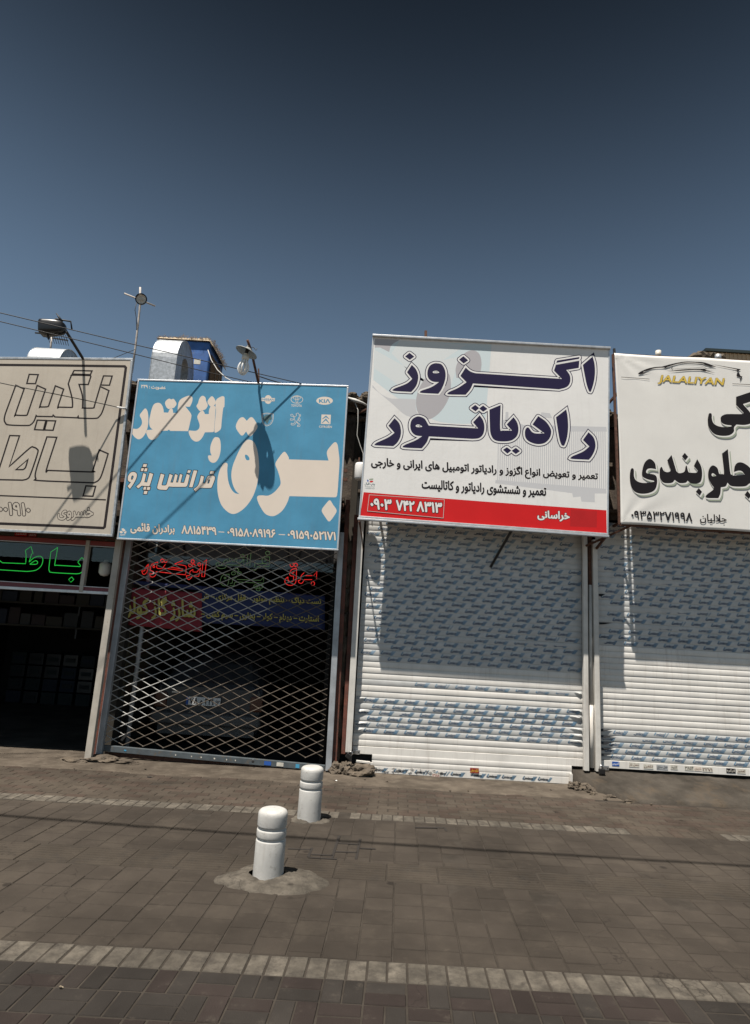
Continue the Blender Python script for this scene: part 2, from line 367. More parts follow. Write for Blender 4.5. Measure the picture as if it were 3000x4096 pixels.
class Print(MB):
    """flat print on the vertical plane y = Y"""
    K = .14   # the ink layers are fractions of a millimetre apart
    def __init__(s, Y): super().__init__(); s.Y = Y
    def shapes(s, strs, lift, off=0., rc=0., n=4):
        """strs: list of items; an item is a trace or a tuple (outline, hole, ...)"""
        for it in strs:
            it = it if isinstance(it, tuple) else (it,)
            ps = [smooth(t, n=n) for t in it]
            if rc: ps = [round_corners(p, rc) for p in ps]
            v, f = curve_mesh(ps, off); s.add([(a[0], s.Y-lift*s.K, a[1]) for a in v], f)
        return s
    def ribbon(s, p, w, lift, closed=True):
        p = [Vector(a[:2]) for a in p]; q = [p[0]]
        for a in p[1:]:
            if (a-q[-1]).length > .0015: q.append(a)
        p = q; L = len(p); v = []
        for i in range(L):
            a = p[i-1] if (closed or i) else p[i]; b = p[(i+1) % L] if (closed or i < L-1) else p[i]
            d1 = (p[i]-a); d2 = (b-p[i])
            if d1.length < 1e-6: d1 = d2
            if d2.length < 1e-6: d2 = d1
            d1 = d1.normalized(); d2 = d2.normalized(); t = d1+d2
            t = t.normalized() if t.length > .2 else d1
            nrm = Vector((-t.y, t.x)); k = 1/max(.5, abs(nrm.dot(Vector((-d1.y, d1.x)))))
            for sgn in (-1, 1):
                e = p[i]+nrm*sgn*w/2*k; v.append((e.x, s.Y-lift*s.K, e.y))
        f = [(2*i, 2*i+1, 2*((i+1) % L)+1, 2*((i+1) % L)) for i in range(L if closed else L-1)]
        return s.add(v, f)
    def text(s, body, quad, lift, bold=0., extra=0., rtl=True):
        """body shaped and stretched into quad = (top-left, bottom-left, top-right, bottom-right)"""
        v, f = text_mesh(shape(body) if rtl else body, 0.); tot = bold+extra
        x0 = min(a[0] for a in v)-bold; x1 = max(a[0] for a in v)+bold; y0 = min(a[1] for a in v)-bold; y1 = max(a[1] for a in v)+bold
        tl, bl, tr, br = [Vector(q) for q in quad]
        offs = [(0, 0)]+([(math.cos(k*math.tau/n_)*r_, math.sin(k*math.tau/n_)*r_) for r_, n_ in (((tot, 10), (tot*.5, 6)) if tot > .05 else ((tot, 8),)) for k in range(n_)] if tot else [])
        for k, (ox, oy) in enumerate(offs):
            out = []
            for a in v:
                u = (a[0]+ox-x0)/(x1-x0); w = (a[1]+oy-y0)/(y1-y0)
                e = (bl*(1-u)+br*u)*(1-w)+(tl*(1-u)+tr*u)*w; out.append((e.x, s.Y-lift*s.K-k*6e-6, e.y))
            s.add(out, f)
        return s
from mathutils.geometry import delaunay_2d_cdt
_gc = {}
def _outline(body):
    c = bpy.data.curves.new('t', 'FONT'); c.body = body; c.fill_mode = 'NONE'; c.resolution_u = 3
    o = bpy.data.objects.new('t', c); COL.objects.link(o); bpy.context.view_layer.update()
    me = bpy.data.meshes.new_from_object(o.evaluated_get(bpy.context.evaluated_depsgraph_get()))
    v = [tuple(q.co)[:2] for q in me.vertices]; e = [tuple(q.vertices) for q in me.edges]
    bpy.data.objects.remove(o); bpy.data.curves.remove(c); bpy.data.meshes.remove(me)
    return v, e
_bar = {}
def glyph(ch):
    """(verts, faces, advance) of one character, overlapping contours merged"""
    if ch in _gc: return _gc[ch]
    if not _bar: _bar[0] = min(q[0] for q in _outline('|')[0])
    v, e = _outline(ch) if ch.strip() else ([], [])
    vb, _ = _outline(ch+'|'); nb = len(vb)-len(v); width = min(q[0] for q in vb[len(v):])-_bar[0]
    if not v: _gc[ch] = ([], [], width); return _gc[ch]
    nxt = {}
    for i, j in e: nxt.setdefault(i, []).append(j); nxt.setdefault(j, []).append(i)
    # vertices of every contour are stored in order, so i -> i+1 keeps the winding
    E = []
    for i, j in e:
        lo, hi = min(i, j), max(i, j); E.append((lo, hi) if hi == lo+1 else (hi, lo))
    vo, eo, fo, *_r = delaunay_2d_cdt([Vector(q) for q in v], E, [], 0, 1e-5)
    keep = []
    for f in fo:
        cx_ = sum(vo[i].x for i in f)/len(f); cy_ = sum(vo[i].y for i in f)/len(f); w = 0
        for i, j in E:
            (x1, y1), (x2, y2) = v[i], v[j]
            if y1 <= cy_ < y2:
                if (x2-x1)*(cy_-y1)-(cx_-x1)*(y2-y1) > 0: w += 1
            elif y2 <= cy_ < y1:
                if (x2-x1)*(cy_-y1)-(cx_-x1)*(y2-y1) < 0: w -= 1
        if w: keep.append(tuple(f))
    _gc[ch] = ([(q.x, q.y) for q in vo], keep, width); return _gc[ch]
def text_mesh(body, off=0.):
    x = 0; V = []; Fc = []
    for ch in body:
        v, f, w = glyph(ch); n = len(V); V += [(q[0]+x, q[1], 0) for q in v]; Fc += [tuple(i+n for i in t) for t in f]; x += w
    return V, Fc
FORMS = {}
for cp in list(range(0xFB50, 0xFDFF))+list(range(0xFE70, 0xFEFD)):
    d = unicodedata.decomposition(chr(cp)).split()
    if d and d[0] in ('<isolated>', '<final>', '<initial>', '<medial>'):
        FORMS.setdefault(''.join(chr(int(h, 16)) for h in d[1:]), {})[{'<isolated>': 's', '<final>': 'f', '<initial>': 'i', '<medial>': 'm'}[d[0]]] = chr(cp)
def shape(t):
    """joins Arabic-script letters (presentation forms) and returns the line in visual order"""
    t2 = []; i = 0
    while i < len(t):
        if t[i] == '\u0644' and i+1 < len(t) and t[i+1] == '\u0627': t2.append('\u0644\u0627'); i += 2
        else: t2.append(t[i]); i += 1
    out = []; F = lambda x: FORMS.get(x, {})
    for i, g in enumerate(t2):
        f = F(g)
        if not f: out.append(g); continue
        pj = i > 0 and 'i' in F(t2[i-1]) and 'f' in f if t2[i-1] != '' else False
        nj = i+1 < len(t2) and 'f' in F(t2[i+1]) and 'i' in f
        if pj and not ('i' in F(t2[i-1])): pj = False
        k = ('m' if nj else 'f') if pj else ('i' if nj else 's')
        out.append(f.get(k) or f.get('s') or f.get('f') or g)
    out = out[::-1]; res = []; run = []
    for c in out:
        if c.isdigit(): run.append(c)
        else: res += run[::-1]; run = []; res.append(c)
    res += run[::-1]
    return ''.join(res)

# ================================================================== SETTING
g = MB(); g.add([(-300, -300, -.06), (300, -300, -.06), (300, 300, -.06), (-300, 300, -.06)], [(0, 1, 2, 3)])
tag(g.build('ground', 'earth'), kind='structure')

pavement = MB().box(-7.6, 7.6, .6, 8.74, -.055, -.004).build('pavement', 'sand'); tag(pavement, kind='structure')
SH = .05   # the joints run slightly askew to the shops
def skew(x, y): return x+SH*(y-5)
def paver_mesh(name, w, d, m, h=.045, c=.005, ribs=0):
    b = MB()
    hw, hd = w/2-.003, d/2-.003
    def sk(x, y, z): return (x+SH*y, y, z)
    v = []
    for z, e in ((-h, 0), (-c, 0), (0, c*.7)): v += [sk(-hw+e, -hd+e, z), sk(hw-e, -hd+e, z), sk(hw-e, hd-e, z), sk(-hw+e, hd-e, z)]
    f = [(8, 9, 10, 11)]
    for k in (0, 4):
        for i in range(4): j = (i+1) % 4; f.append((k+i, k+j, k+4+j, k+4+i))
    b.add(v, f)
    for r in range(ribs):
        y = -hd+.035+(2*hd-.07)*r/(ribs-1); q = .012
        vv = []
        for x in (-hw+.004, hw-.004): x2 = x-math.copysign(.022, x); vv += [sk(x, y-q, 0), sk(x2, y-q*.5, .0075), sk(x2, y+q*.5, .0075), sk(x, y+q, 0)]
        b.add(vv, [(0, 1, 5, 4), (1, 2, 6, 5), (2, 3, 7, 6), (0, 3, 2, 1), (4, 5, 6, 7)])
    me = b.mesh(name); me.materials.append(M[m]); return me
me_pav = paver_mesh('paver', .1955, .2, 'paver'); me_long = paver_mesh('weave_x', .21, .105, 'weave'); me_tall = paver_mesh('weave_y', .105, .21, 'weave')
me_edge = paver_mesh('edge_brick', .104, .205, 'cream'); me_tac = paver_mesh('tactile_tile', .39, .37, 'tactile', ribs=7)
cells = []   # name, mesh, x, y, w, d, joined material
R2 = random.Random(3)
# basket weave nearest the camera
y = 3.662-.105; j = 0
while y > 1.9:
    i = -14
    while i < 15:
        x = i*.214+.05
        if (i+j) % 2: cells += [('brick', me_long, x, y-.0535, .21, .105, 'w'), ('brick', me_long, x, y+.0535, .21, .105, 'w')]
        else: cells += [('brick', me_tall, x-.0535, y, .105, .21, 'w'), ('brick', me_tall, x+.0535, y, .105, .21, 'w')]
        i += 1
    y -= .214; j += 1
for k in range(-32, 34): cells.append(('edge_brick', me_edge, k*.1075, 3.768, .104, .205, 'c'))
for c_ in range(-22, 24):
    o = R2.choice((0, .1, .05, .15)); yy = 3.875+o
    if o: cells.append(('paver', None, c_*.1965, 3.875+o/2, .195, o-.002, 'p'))
    while yy < 5.03:
        d = min(.2, 5.035-yy)
        if d > .03: cells.append(('paver', me_pav if d > .195 else None, c_*.1965, yy+d/2, .195, d, 'p'))
        yy += .2
for k in range(-12, 13): cells.append(('tactile_tile', me_tac, k*.392+.04, 5.225, .39, .37, 't'))
for c_ in range(-26, 28):
    o = R2.choice((.05, .1, .15)); yy = 5.415; cells.append(('paver', None, c_*.1965, yy+o/2, .195, o-.002, 'p')); yy += o
    while yy < 6.59:
        d = min(.2, 6.595-yy)
        if d > .03: cells.append(('paver', me_pav if d > .195 else None, c_*.1965, yy+d/2, .195, d, 'p'))
        yy += .2
for k in range(-52, 56):
    x = k*.1065
    if 2.62 < x < 3.55: continue
    cells.append(('edge_brick', me_edge, x, 6.70, .104, .205, 'c'))
for k in range(9): cells.append(('edge_brick', None, -3.78+.0*k, 6.54-.12*k, .19, .112, 'c'))
y = 6.86; j = 0
while y < 8.0:
    for i in range(-34, 36):
        cells.append(('brick', None, i*.213+(j % 2)*.105, y, .21, .105, 'f'))
    y += .1085; j += 1
for i in range(-4, 9): cells.append(('brick', None, 2.62+.105*i+.05, 6.70, .104, .205, 'f')) if 2.6 < 2.67+.105*i < 3.56 else None
B1 = ((-0.622,4.955)[0], (-0.622,4.955)[1]+.01); B2 = ((-0.464,6.463)[0], (-0.464,6.463)[1]+.0)
def visible(x, y):
    dx = abs(x)/max(y, .1); return y > 2.85 and dx < .70
near = sorted([c for c in cells if c[1] is not None and visible(skew(c[2], c[3]), c[3])], key=lambda c: c[3])
cnt = {}; single = set()
for c in near:
    if cnt.get(c[0], 0) < 290: cnt[c[0]] = cnt.get(c[0], 0)+1; single.add(id(c))
joined = {'w': MB(), 'p': MB(), 'f': MB(), 'c': MB(), 't': MB()}; tints = {k: [] for k in joined}
for c in cells:
    name, me, x, y, w, d, kd = c; px = skew(x, y)
    if kd == 'f' and px > 2.75 and y > 7.92: continue
    dz = R2.uniform(-.0015, .0015)+.001-(R2.uniform(.001, .005) if R2.random() < .12 else 0); tx, ty = R2.uniform(-.004, .004), R2.uniform(-.004, .004)
    if abs(y-5.88) < .25 and -.2 < px < .6: dz -= R2.uniform(0, .008)
    if id(c) in single:
        o = bpy.data.objects.new(name, me); COL.objects.link(o); o.parent = pavement
        o.location = (px, y, dz); o.rotation_euler = (tx, ty, R2.uniform(-.006, .006)); continue
    if abs(px) > 7: continue
    b = joined[kd]; hw, hd, e = w/2-.003, d/2-.003, .005; v = []
    for z, q in ((-.045, 0), (-e, 0), (0, e)):
        for sx, sy in ((-1, -1), (1, -1), (1, 1), (-1, 1)):
            lx, ly = sx*(hw-q), sy*(hd-q); v.append((px+lx+SH*ly, y+ly, z+dz+lx*ty*-1+ly*tx))
    f = [(8, 9, 10, 11)]+[(k+i, k+(i+1) % 4, k+4+(i+1) % 4, k+4+i) for k in (0, 4) for i in range(4)]
    b.add(v, f); tints[kd] += [R2.random()]*9
for kd, nm, m in (('w', 'brick_paving', 'weave_t'), ('p', 'slab_paving', 'paver_t'), ('f', 'brick_paving', 'far_t'), ('c', 'edge_paving', 'cream'), ('t', 'tactile_paving', 'tactile')):
    if not joined[kd].f: continue
    me = joined[kd].mesh(nm); at = me.attributes.new('tint', 'FLOAT', 'FACE'); at.data.foreach_set('value', tints[kd])
    o = link(nm, me, m, pavement); o['kind'] = 'stuff'

for (a, c) in (((-0.373,5.445), (-0.363,5.664)), ((-0.185,5.442), (-0.152,6.03)), ((0.008,5.457), (0.036,5.98)), ((-0.558,5.611), (-0.371,5.619)), ((-0.372,5.434), (-0.143,5.432)),
               ((-0.349,5.508), (-0.183,5.512)), ((-0.155,5.823), (0.027,5.822)), ((-0.164,5.605), (0.012,5.617)), ((0.035,5.727), (0.168,5.731)), ((0.838,6.458), (0.844,6.349)), ((0.552,6.411), (0.832,6.449))):
    b = MB(); b.bar((a[0], a[1], .0005), (c[0], c[1], .0005), .022, .008, up=(0, 0, 1)); b.build('open_joint', 'dark_joint', pavement)  # thin dark strips laid on the paving as wide joints
# dusty concrete apron in front of the shops, right hand ramp
def sheet(name, x0, x1, y0, y1, nx, ny, fz, m, parent=None, keep=None):
    v = []; f = []
    for j in range(ny+1):
        for i in range(nx+1):
            x = x0+(x1-x0)*i/nx; y = y0+(y1-y0)*j/ny; p = fz(x, y); v.append(p if len(p) == 3 else (x, y, p[0]))
    for j in range(ny):
        for i in range(nx):
            a = j*(nx+1)+i; q = (a, a+1, a+nx+2, a+nx+1); f.append(q)
    b = MB(); b.add(v, f, True); return b.build(name, m, parent)
def nz2(x, y, s=1., z=0.): return noise.noise(Vector((x*s, y*s, z)))
def apron(x, y):
    edge = 7.93+.09*nz2(x, 0, 1.1)+.03*nz2(x, 0, 6)
    t = (y-edge)/.05; t = max(0, min(1, t)); z = -.02+t*(.028+.006*nz2(x, y, 3)+.004*nz2(x, y, 12))
    return (z,)
tag(sheet('concrete_apron', -7.4, 3.2, 7.8, 9.1, 260, 40, apron, 'apron'), kind='structure')
RX0, RX1 = 2.72, 7.2
def ramp(x, y):
    u = (x-RX0)/(RX1-RX0)
    w = (y-7.80)/(8.72-7.80)
    lx = 3.30-.60*max(0, min(1, w))**.75+.07*nz2(0, y, 5)+.03*nz2(0, y, 16)
    if u < .012: lx -= .04
    X = lx+(RX1-lx)*u
    yf = 7.93+.06*nz2(X, 0, 1.3)+.02*nz2(X, 3, 7)+.05*(X-3.3)*.3
    t = max(0, min(1, (y-7.80)/.88)); Y = yf+(8.95-yf)*t
    z = .018+.195*min(1, t*1.15)**.8+.012*nz2(X, Y, 2.6)+.006*nz2(X, Y, 11)
    if t <= 0.001 or u < .004: z = -.03
    return (X, Y, z)
tag(sheet('concrete_ramp', RX0, RX1, 7.80, 8.72, 240, 60, ramp, 'ramp'), kind='structure')

# ================================================================== SHOP BUILDINGS
F = 8.72      # face of the shutters
XL, XA, XB, XC, XD = -8.2, -3.44, -.27, 3.01, 7.2
TOP = 5.18
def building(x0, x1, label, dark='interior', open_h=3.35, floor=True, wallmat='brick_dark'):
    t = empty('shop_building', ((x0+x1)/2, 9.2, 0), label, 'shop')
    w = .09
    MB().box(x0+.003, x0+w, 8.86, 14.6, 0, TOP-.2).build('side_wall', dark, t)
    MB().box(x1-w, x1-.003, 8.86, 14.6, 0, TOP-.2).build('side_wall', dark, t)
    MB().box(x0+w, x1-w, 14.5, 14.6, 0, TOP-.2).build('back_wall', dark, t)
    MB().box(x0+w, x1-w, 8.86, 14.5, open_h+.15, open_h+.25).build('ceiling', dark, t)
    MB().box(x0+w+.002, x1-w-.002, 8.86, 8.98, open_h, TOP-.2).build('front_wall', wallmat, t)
    # flat mud roof with ragged edge
    def top(x, y):
        return (TOP-.16+.10*nz2(x, y, 1.7)+.05*nz2(x, y, 6) + (.0 if y > 8.8 else 0),)
    b = MB(); nx = 60; xs = [x0+(x1-x0)*i/nx for i in range(nx+1)]; v = []; f = []
    for x in xs:
        e = 8.74+.05*nz2(x, 1, 5); z = TOP+.10*nz2(x, 2, 2.1)+.05*nz2(x, 5, 9)
        v += [(x, e+.03, TOP-.2), (x, e, TOP-.08), (x, e+.05, z), (x, 9.6, z-.02), (x, 14.6, TOP-.05)]
    for i in range(nx):
        for k in range(4): a = i*5+k; f.append((a, a+5, a+6, a+1))
    b.add(v, f, False); b.build('roof', 'brick_dark', t)
    if floor: MB().box(x0+w, x1-w, 9.12 if floor == 2 else 8.80, 14.5, -.01, .012).build('floor', 'ramp' if floor == 2 else 'int_floor', t)
    return t
shopA = building(XL, XA, 'open battery shop with dark interior, beside the lattice gate', floor=2, open_h=3.0)  # front wall reaches lower here, shaped to block a sliver of sun
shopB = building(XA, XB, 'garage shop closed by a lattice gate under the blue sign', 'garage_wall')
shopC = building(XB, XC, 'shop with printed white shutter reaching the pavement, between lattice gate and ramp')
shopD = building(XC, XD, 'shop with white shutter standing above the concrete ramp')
# timber ends, bricks and lumps under the roof edge, seen in the gaps between signs
R3 = random.Random(11)
for t, xs in ((shopA, (-3.62, -3.5)), (shopB, (-3.4, -3.2, -.62, -.48, -.36)), (shopC, (-.2, -.08, 2.85, 2.95)), (shopD, (3.08, 3.2, 3.32))):
    for x in xs:
        z = TOP-.02+R3.uniform(-.04, .05)
        o = rock('mud_lump', (x, 8.74+R3.uniform(-.05, .04), z), (R3.uniform(.09, .16), .12, R3.uniform(.06, .10)), 'rubble', t, seed=R3.random()*9)
    for k in range(5):
        x = R3.choice(xs)+R3.uniform(-.1, .1); z = R3.uniform(3.5, 5.0); w = R3.uniform(.12, .3)
        bevel(MB().box(x-w/2, x+w/2, 8.76-R3.uniform(0, .06), 8.86, z, z+R3.uniform(.04, .07)).build('timber', R3.choice(('timber', 'brick_dark', 'rust')), t))
# roof-edge cables and rags in the gap between blue and white signs
for dx, nm in ((0, 'pale'),):
    b = MB()
    b.tube([(-0.482,8.5,5.101), (-0.377,8.45,5.042), (-0.267,8.45,5.011), (-0.165,8.5,4.976)], .022, 7, rs=[.01, .03, .018, .012])
    tag(b.build('plastic_rag', 'wire_w'), 'torn white plastic rag lying along the roof edge between the blue and white signs', 'rag')
b = MB(); b.tube([(-0.397,8.5,5.068), (-0.325,8.45,4.902), (-0.314,8.45,4.716), (-0.316,8.45,4.53), (-0.265,8.45,4.386), (-0.212,8.45,4.261), (-0.214,8.45,4.133)], .006, 6)
tag(b.build('hanging_wire', 'wire_w'), 'thin pale wire hanging down between the blue and white signs', 'cable')
b = MB(); b.bar((-0.332,8.55,4.878), (-0.204,8.4,4.905), .022, .022); b.bar((-0.267,8.55,4.232), (-0.263,8.55,4.159), .02, .02)
tag(b.build('rusty_bracket', 'rust'), 'small rusty bracket in the gap left of the white sign', 'bracket')
c0 = Vector((-0.228,8.35,3.968))
b = MB(); b.lathe([(0, -.11), (.075, -.11), (.085, -.09), (.085, .09), (.075, .12), (0, .125)], c0, 24)
sir = b.build('siren', 'white'); tag(sir, 'white round siren tucked behind the left edge of the white sign', 'siren')
# loose conduit brackets in shadow between signs
for (q1, q2) in (((-0.487,8.6,4.042), (-0.424,8.6,4.045)), ((-0.493,8.6,3.909), (-0.415,8.6,3.914)), ((-0.475,8.6,3.38), (-0.416,8.6,3.383))):
    MB().bar(tuple(a-b_ for a, b_ in zip(q1, (shopB.location))), tuple(a-b_ for a, b_ in zip(q2, (shopB.location))), .05, .018).build('bracket_plate', 'rust', shopB, org=(0, 0, 0))

# ---- posts and rails (parts of the shop they frame)
def post(par, name, m, top, bot, w, d, y):
    """top / bot are (x, z) on the plane y"""
    p = Vector((bot[0], y, bot[1])); q = Vector((top[0], y, top[1])); l = Vector(par.location)
    b = MB(); b.bar(p-l, q-l, w, d); o = link(name, b.mesh(name), m, par); return bevel(o, .005)
def xz(p): return (p[0], p[2])
post(shopA, 'door_post', 'post_cream', xz((-3.441,8.45,2.882)), xz((-3.453,8.45,-0.012)), .085, .07, 8.45)
post(shopA, 'rusty_post', 'red_steel', xz((-3.423,8.6,2.907)), xz((-3.435,8.6,-0.008)), .05, .05, 8.62)
post(shopB, 'guide_rail', 'rail_grey', xz((-3.369,8.62,3.019)), xz((-3.392,8.62,-0.009)), .075, .07, 8.62)
post(shopB, 'guide_rail', 'rail_grey', xz((-0.45,8.62,3.154)), xz((-0.409,8.62,0.024)), .078, .07, 8.62)
post(shopB, 'rusty_post', 'red_steel', xz((-0.392,8.68,3.635)), xz((-0.339,8.68,-0.008)), .06, .06, 8.68)
post(shopC, 'rusty_post', 'red_steel', xz((-0.263,8.72,3.433)), xz((-0.234,8.72,0.222)), .055, .06, 8.72)
post(shopC, 'guide_rail', 'rail', xz((-0.185,8.62,3.454)), xz((-0.165,8.62,0.265)), .082, .07, 8.62)
post(shopC, 'guide_rail', 'rail', xz((2.944,8.62,3.388)), xz((2.938,8.62,0.206)), .062, .07, 8.62)
post(shopD, 'drain_pipe_cover', 'rust', xz((3.031,8.66,3.4)), xz((3.033,8.66,2.592)), .05, .04, 8.66)
post(shopD, 'guide_rail', 'rail', xz((3.082,8.62,3.254)), xz((3.094,8.62,0.205)), .066, .07, 8.62)
b = MB(); l = shopD.location
b.tube([Vector((3.026,8.64,2.624))-l, Vector((3.019,8.64,1.029))-l], .024, 12); b.tube([Vector((3.019,8.64,1.029))-l, Vector((3.02,8.64,0.243))-l], .030, 12)
link('drain_pipe', b.mesh('drain_pipe'), 'rail', shopD)
# mud wall end between the two posts
for i in range(9):
    z = .25+i*.33
    rock('mud_brick', (-.325+.012*math.sin(i*2), 8.80, z), (.06, .08, .19), 'rubble', shopB, seed=i, lump=.25, sub=2)

# ---- roller shutters
LOGO = []   # (kind, verts, faces) in metres, origin at left end
def logo():
    v, f = text_mesh('mico'); x0 = min(a[0] for a in v); x1 = max(a[0] for a in v); y1 = max(a[1] for a in v)
    for ox, oy in ((0, 0), (.0022, .0012), (-.0022, -.0012), (.0022, -.0012), (-.0022, .0012)):
        LOGO.append(('d', [(.036+(a[0]-x0)/(x1-x0)*.100+ox, .008+a[1]/y1*.031+oy) for a in v], f))
    LOGO.append(('b', [(-.002, .014), (.016, .016), (.036, .050), (.022, .050)], [(0, 1, 2, 3)]))
    LOGO.append(('d', [(-.002, .013), (.026, .002), (.038, .014), (.036, .022), (.024, .012), (.014, .020)], [(0, 1, 4, 5), (1, 2, 3, 4)]))
    for k in range(3):
        a = .138+.014*k; LOGO.append(('b', [(a-.026, -.004), (a-.014, -.004), (a+.02+.004*k, .050), (a+.009+.004*k, .050)], [(0, 1, 2, 3)]))
logo()
PITCH = .078
def prof(t):
    """y offset of the slat face at height t (0..1); negative bulges outward"""
    if t < .06: return .003
    if t < .12: return -.002
    return -.002-.0034*math.sin(min(1, (t-.12)/.81)*math.pi)**.6 if t < .93 else -.001
def slat_mesh(w, m):
    ts = (0, .055, .065, .12, .22, .34, .48, .62, .76, .88, .94, 1.)
    v = []; f = []
    for i, t in enumerate(ts): v += [(-w/2, prof(t), t*PITCH), (w/2, prof(t), t*PITCH)]
    for i in range(len(ts)-1): f.append((2*i, 2*i+1, 2*i+3, 2*i+2))
    b = MB(); b.add(v, f, False); n = len(v)
    for i in range(2): b.add([(-w/2 if i == 0 else w/2, prof(t), t*PITCH) for t in ts]+[(-w/2 if i == 0 else w/2, .02, PITCH), (-w/2 if i == 0 else w/2, .02, 0)], [tuple(range(len(ts)+2))])
    me = b.mesh('slat'); me.materials.append(M[m])
    for p in me.polygons[1:len(ts)-1]: p.use_smooth = len(ts) > 4
    return me
def shutter(par, x0, x1, z0, z1, film, label, seed, phase=.0, drop=None, slope=0.):
    rr = random.Random(seed); l = Vector(par.location)
    w = x1-x0; cx = (x0+x1)/2
    mA = slat_mesh(w, 'shutter'); mB_ = slat_mesh(w, 'film')
    bar = MB().box(-w/2-.0, w/2, -.012, .02, -.10, -.004); bar = bar.mesh('roller_shutter')
    sh = link('roller_shutter', bar, 'shutter', par); sh.location = Vector((cx, F, z0+.10))-l; sh['label'] = label; bevel(sh, .004)
    sh.rotation_euler.y = slope
    n = int((z1-z0)/PITCH)
    pd, pb = MB(), MB(); ph = phase
    for i in range(n):
        zi = i*PITCH; fl = film(i)
        o = bpy.data.objects.new('slat', mB_ if fl else mA); COL.objects.link(o); o.parent = sh
        o.location = (0, rr.uniform(-.003, .003), zi); o.rotation_euler = (rr.uniform(-.03, .03), rr.uniform(-.0006, .0006), rr.uniform(-.0012, .0012))
        if fl:
            xa, xb = (fl if isinstance(fl, tuple) else (0, 1)); ph = (ph+rr.uniform(.06, .2)) % .272
            x = -w/2+ph-.272
            while x < w/2:
                if x > -w/2+.005+xa*w and x+.185 < -w/2+xb*w+.02 and rr.random() > .012:
                    sag = rr.uniform(-.003, .003)
                    for li, (kd, v, f) in enumerate(LOGO):
                        if rr.random() < .02: continue
                        if kd == 'b': v, f = [(v[3][0]*(q/5)+v[0][0]*(1-q/5), v[3][1]*(q/5)+v[0][1]*(1-q/5)) if e == 0 else (v[2][0]*(q/5)+v[1][0]*(1-q/5), v[2][1]*(q/5)+v[1][1]*(1-q/5)) for q in range(6) for e in (0, 1)], [(2*q, 2*q+1, 2*q+3, 2*q+2) for q in range(5)]
                        vv = []
                        for a, c in v:
                            t = (c*1.12+.015+sag)/PITCH; t = max(.13, min(.92, t)); vv.append((x+a*1.06, o.location.y+prof(t)-.0016-li*2e-5, zi+t*PITCH))
                        (pd if kd == 'd' else pb).add(vv, f)
                x += .272
    for b, m in ((pd, 'print_dark'), (pb, 'print_blue')):
        q = link('film_print', b.mesh('film_print'), m, sh); q['kind'] = 'stuff'
    return sh
FILM1 = lambda i: (i in (2, 3, 4, 5, 6, 7)) or ((.22, 1) if i == 10 else (i > 13))
shC = shutter(shopC, -0.116-.0, 2.959-.03, .235, 3.45, FILM1, 'white roller shutter with blue printed film', 5)
FILM2 = lambda i: (i < 5) or (i > 18)
shD = shutter(shopD, 3.135, 6.9, .235, 3.45, FILM2, 'white roller shutter with bare lower half', 9, .1)
# deeper middle piece of the left shutter reaching down to the pavement
ls = Vector(shC.location)+Vector(shopC.location)
wx0, wx1 = 0.148, 2.776
ext = MB().box((wx0+wx1)/2-ls.x-(wx1-wx0)/2, (wx0+wx1)/2-ls.x+(wx1-wx0)/2, -.02, .02, -.325, -.24)
o = ext.mesh('bottom_bar'); bevel(link('bottom_bar', o, 'shutter', shC), .004)
m_ = slat_mesh(wx1-wx0, 'shutter'); 
for k, zz in enumerate((-.245, -.167)):
    o = bpy.data.objects.new('slat', m_); COL.objects.link(o); o.parent = shC; o.location = ((wx0+wx1)/2-ls.x, -.016, zz-.0)
# print on the torn bottom strip
pd, pb = MB(), MB(); x = wx0+.02; rr = random.Random(4)
while x < wx1-.2:
    for kd, v, f in LOGO:
        if rr.random() < .12: continue
        (pd if kd == 'd' else pb).add([(x+a-ls.x, -.0225, -.305+c+rr.uniform(-.0005, .0005)) for a, c in v], f)
    x += rr.choice((.272, .272, .2))
for b, m in ((pd, 'print_dark'), (pb, 'print_blue')):
    q = link('film_print', b.mesh('film_print'), m, shC); q['kind'] = 'stuff'
b = MB()
for k in range(26):   # curling torn film edges
    x = rr.uniform(wx0, wx0+.9)-ls.x; w = rr.uniform(.02, .07); z = -.27+rr.uniform(-.03, .02)
    b.add([(x, -.022, z), (x+w, -.022, z+rr.uniform(-.015, .015)), (x+w*.6, -.035, z+rr.uniform(.005, .02))], [(0, 1, 2)])
for sh_, wsh in ((shC, 1.54), (shD, 1.88)):
    if sh_ is shD: tag(b.build('torn_film', 'film', shC, org=(0, 0, 0)), kind='stuff'); b = MB()
    for k in range(16):
        s_ = rr.choice((-1, 1)) if sh_ is shC else -1
        i = rr.choice((2, 3, 4, 5, 6, 7, 10, 3, 5)) if sh_ is shC else rr.choice((0, 1, 2, 3, 4, 16, 22, 27))
        z = i*PITCH+.075; x = s_*(wsh-.03); w = rr.uniform(.06, .22)
        b.add([(x, -.012, z), (x-s_*w, -.014, z+.002), (x-s_*w*.3, -.03, z-rr.uniform(.01, .035)), (x, -.022, z-.03)], [(0, 1, 2), (0, 2, 3)])
tag(b.build('torn_film', 'black_p', shD, org=(0, 0, 0)), kind='stuff')
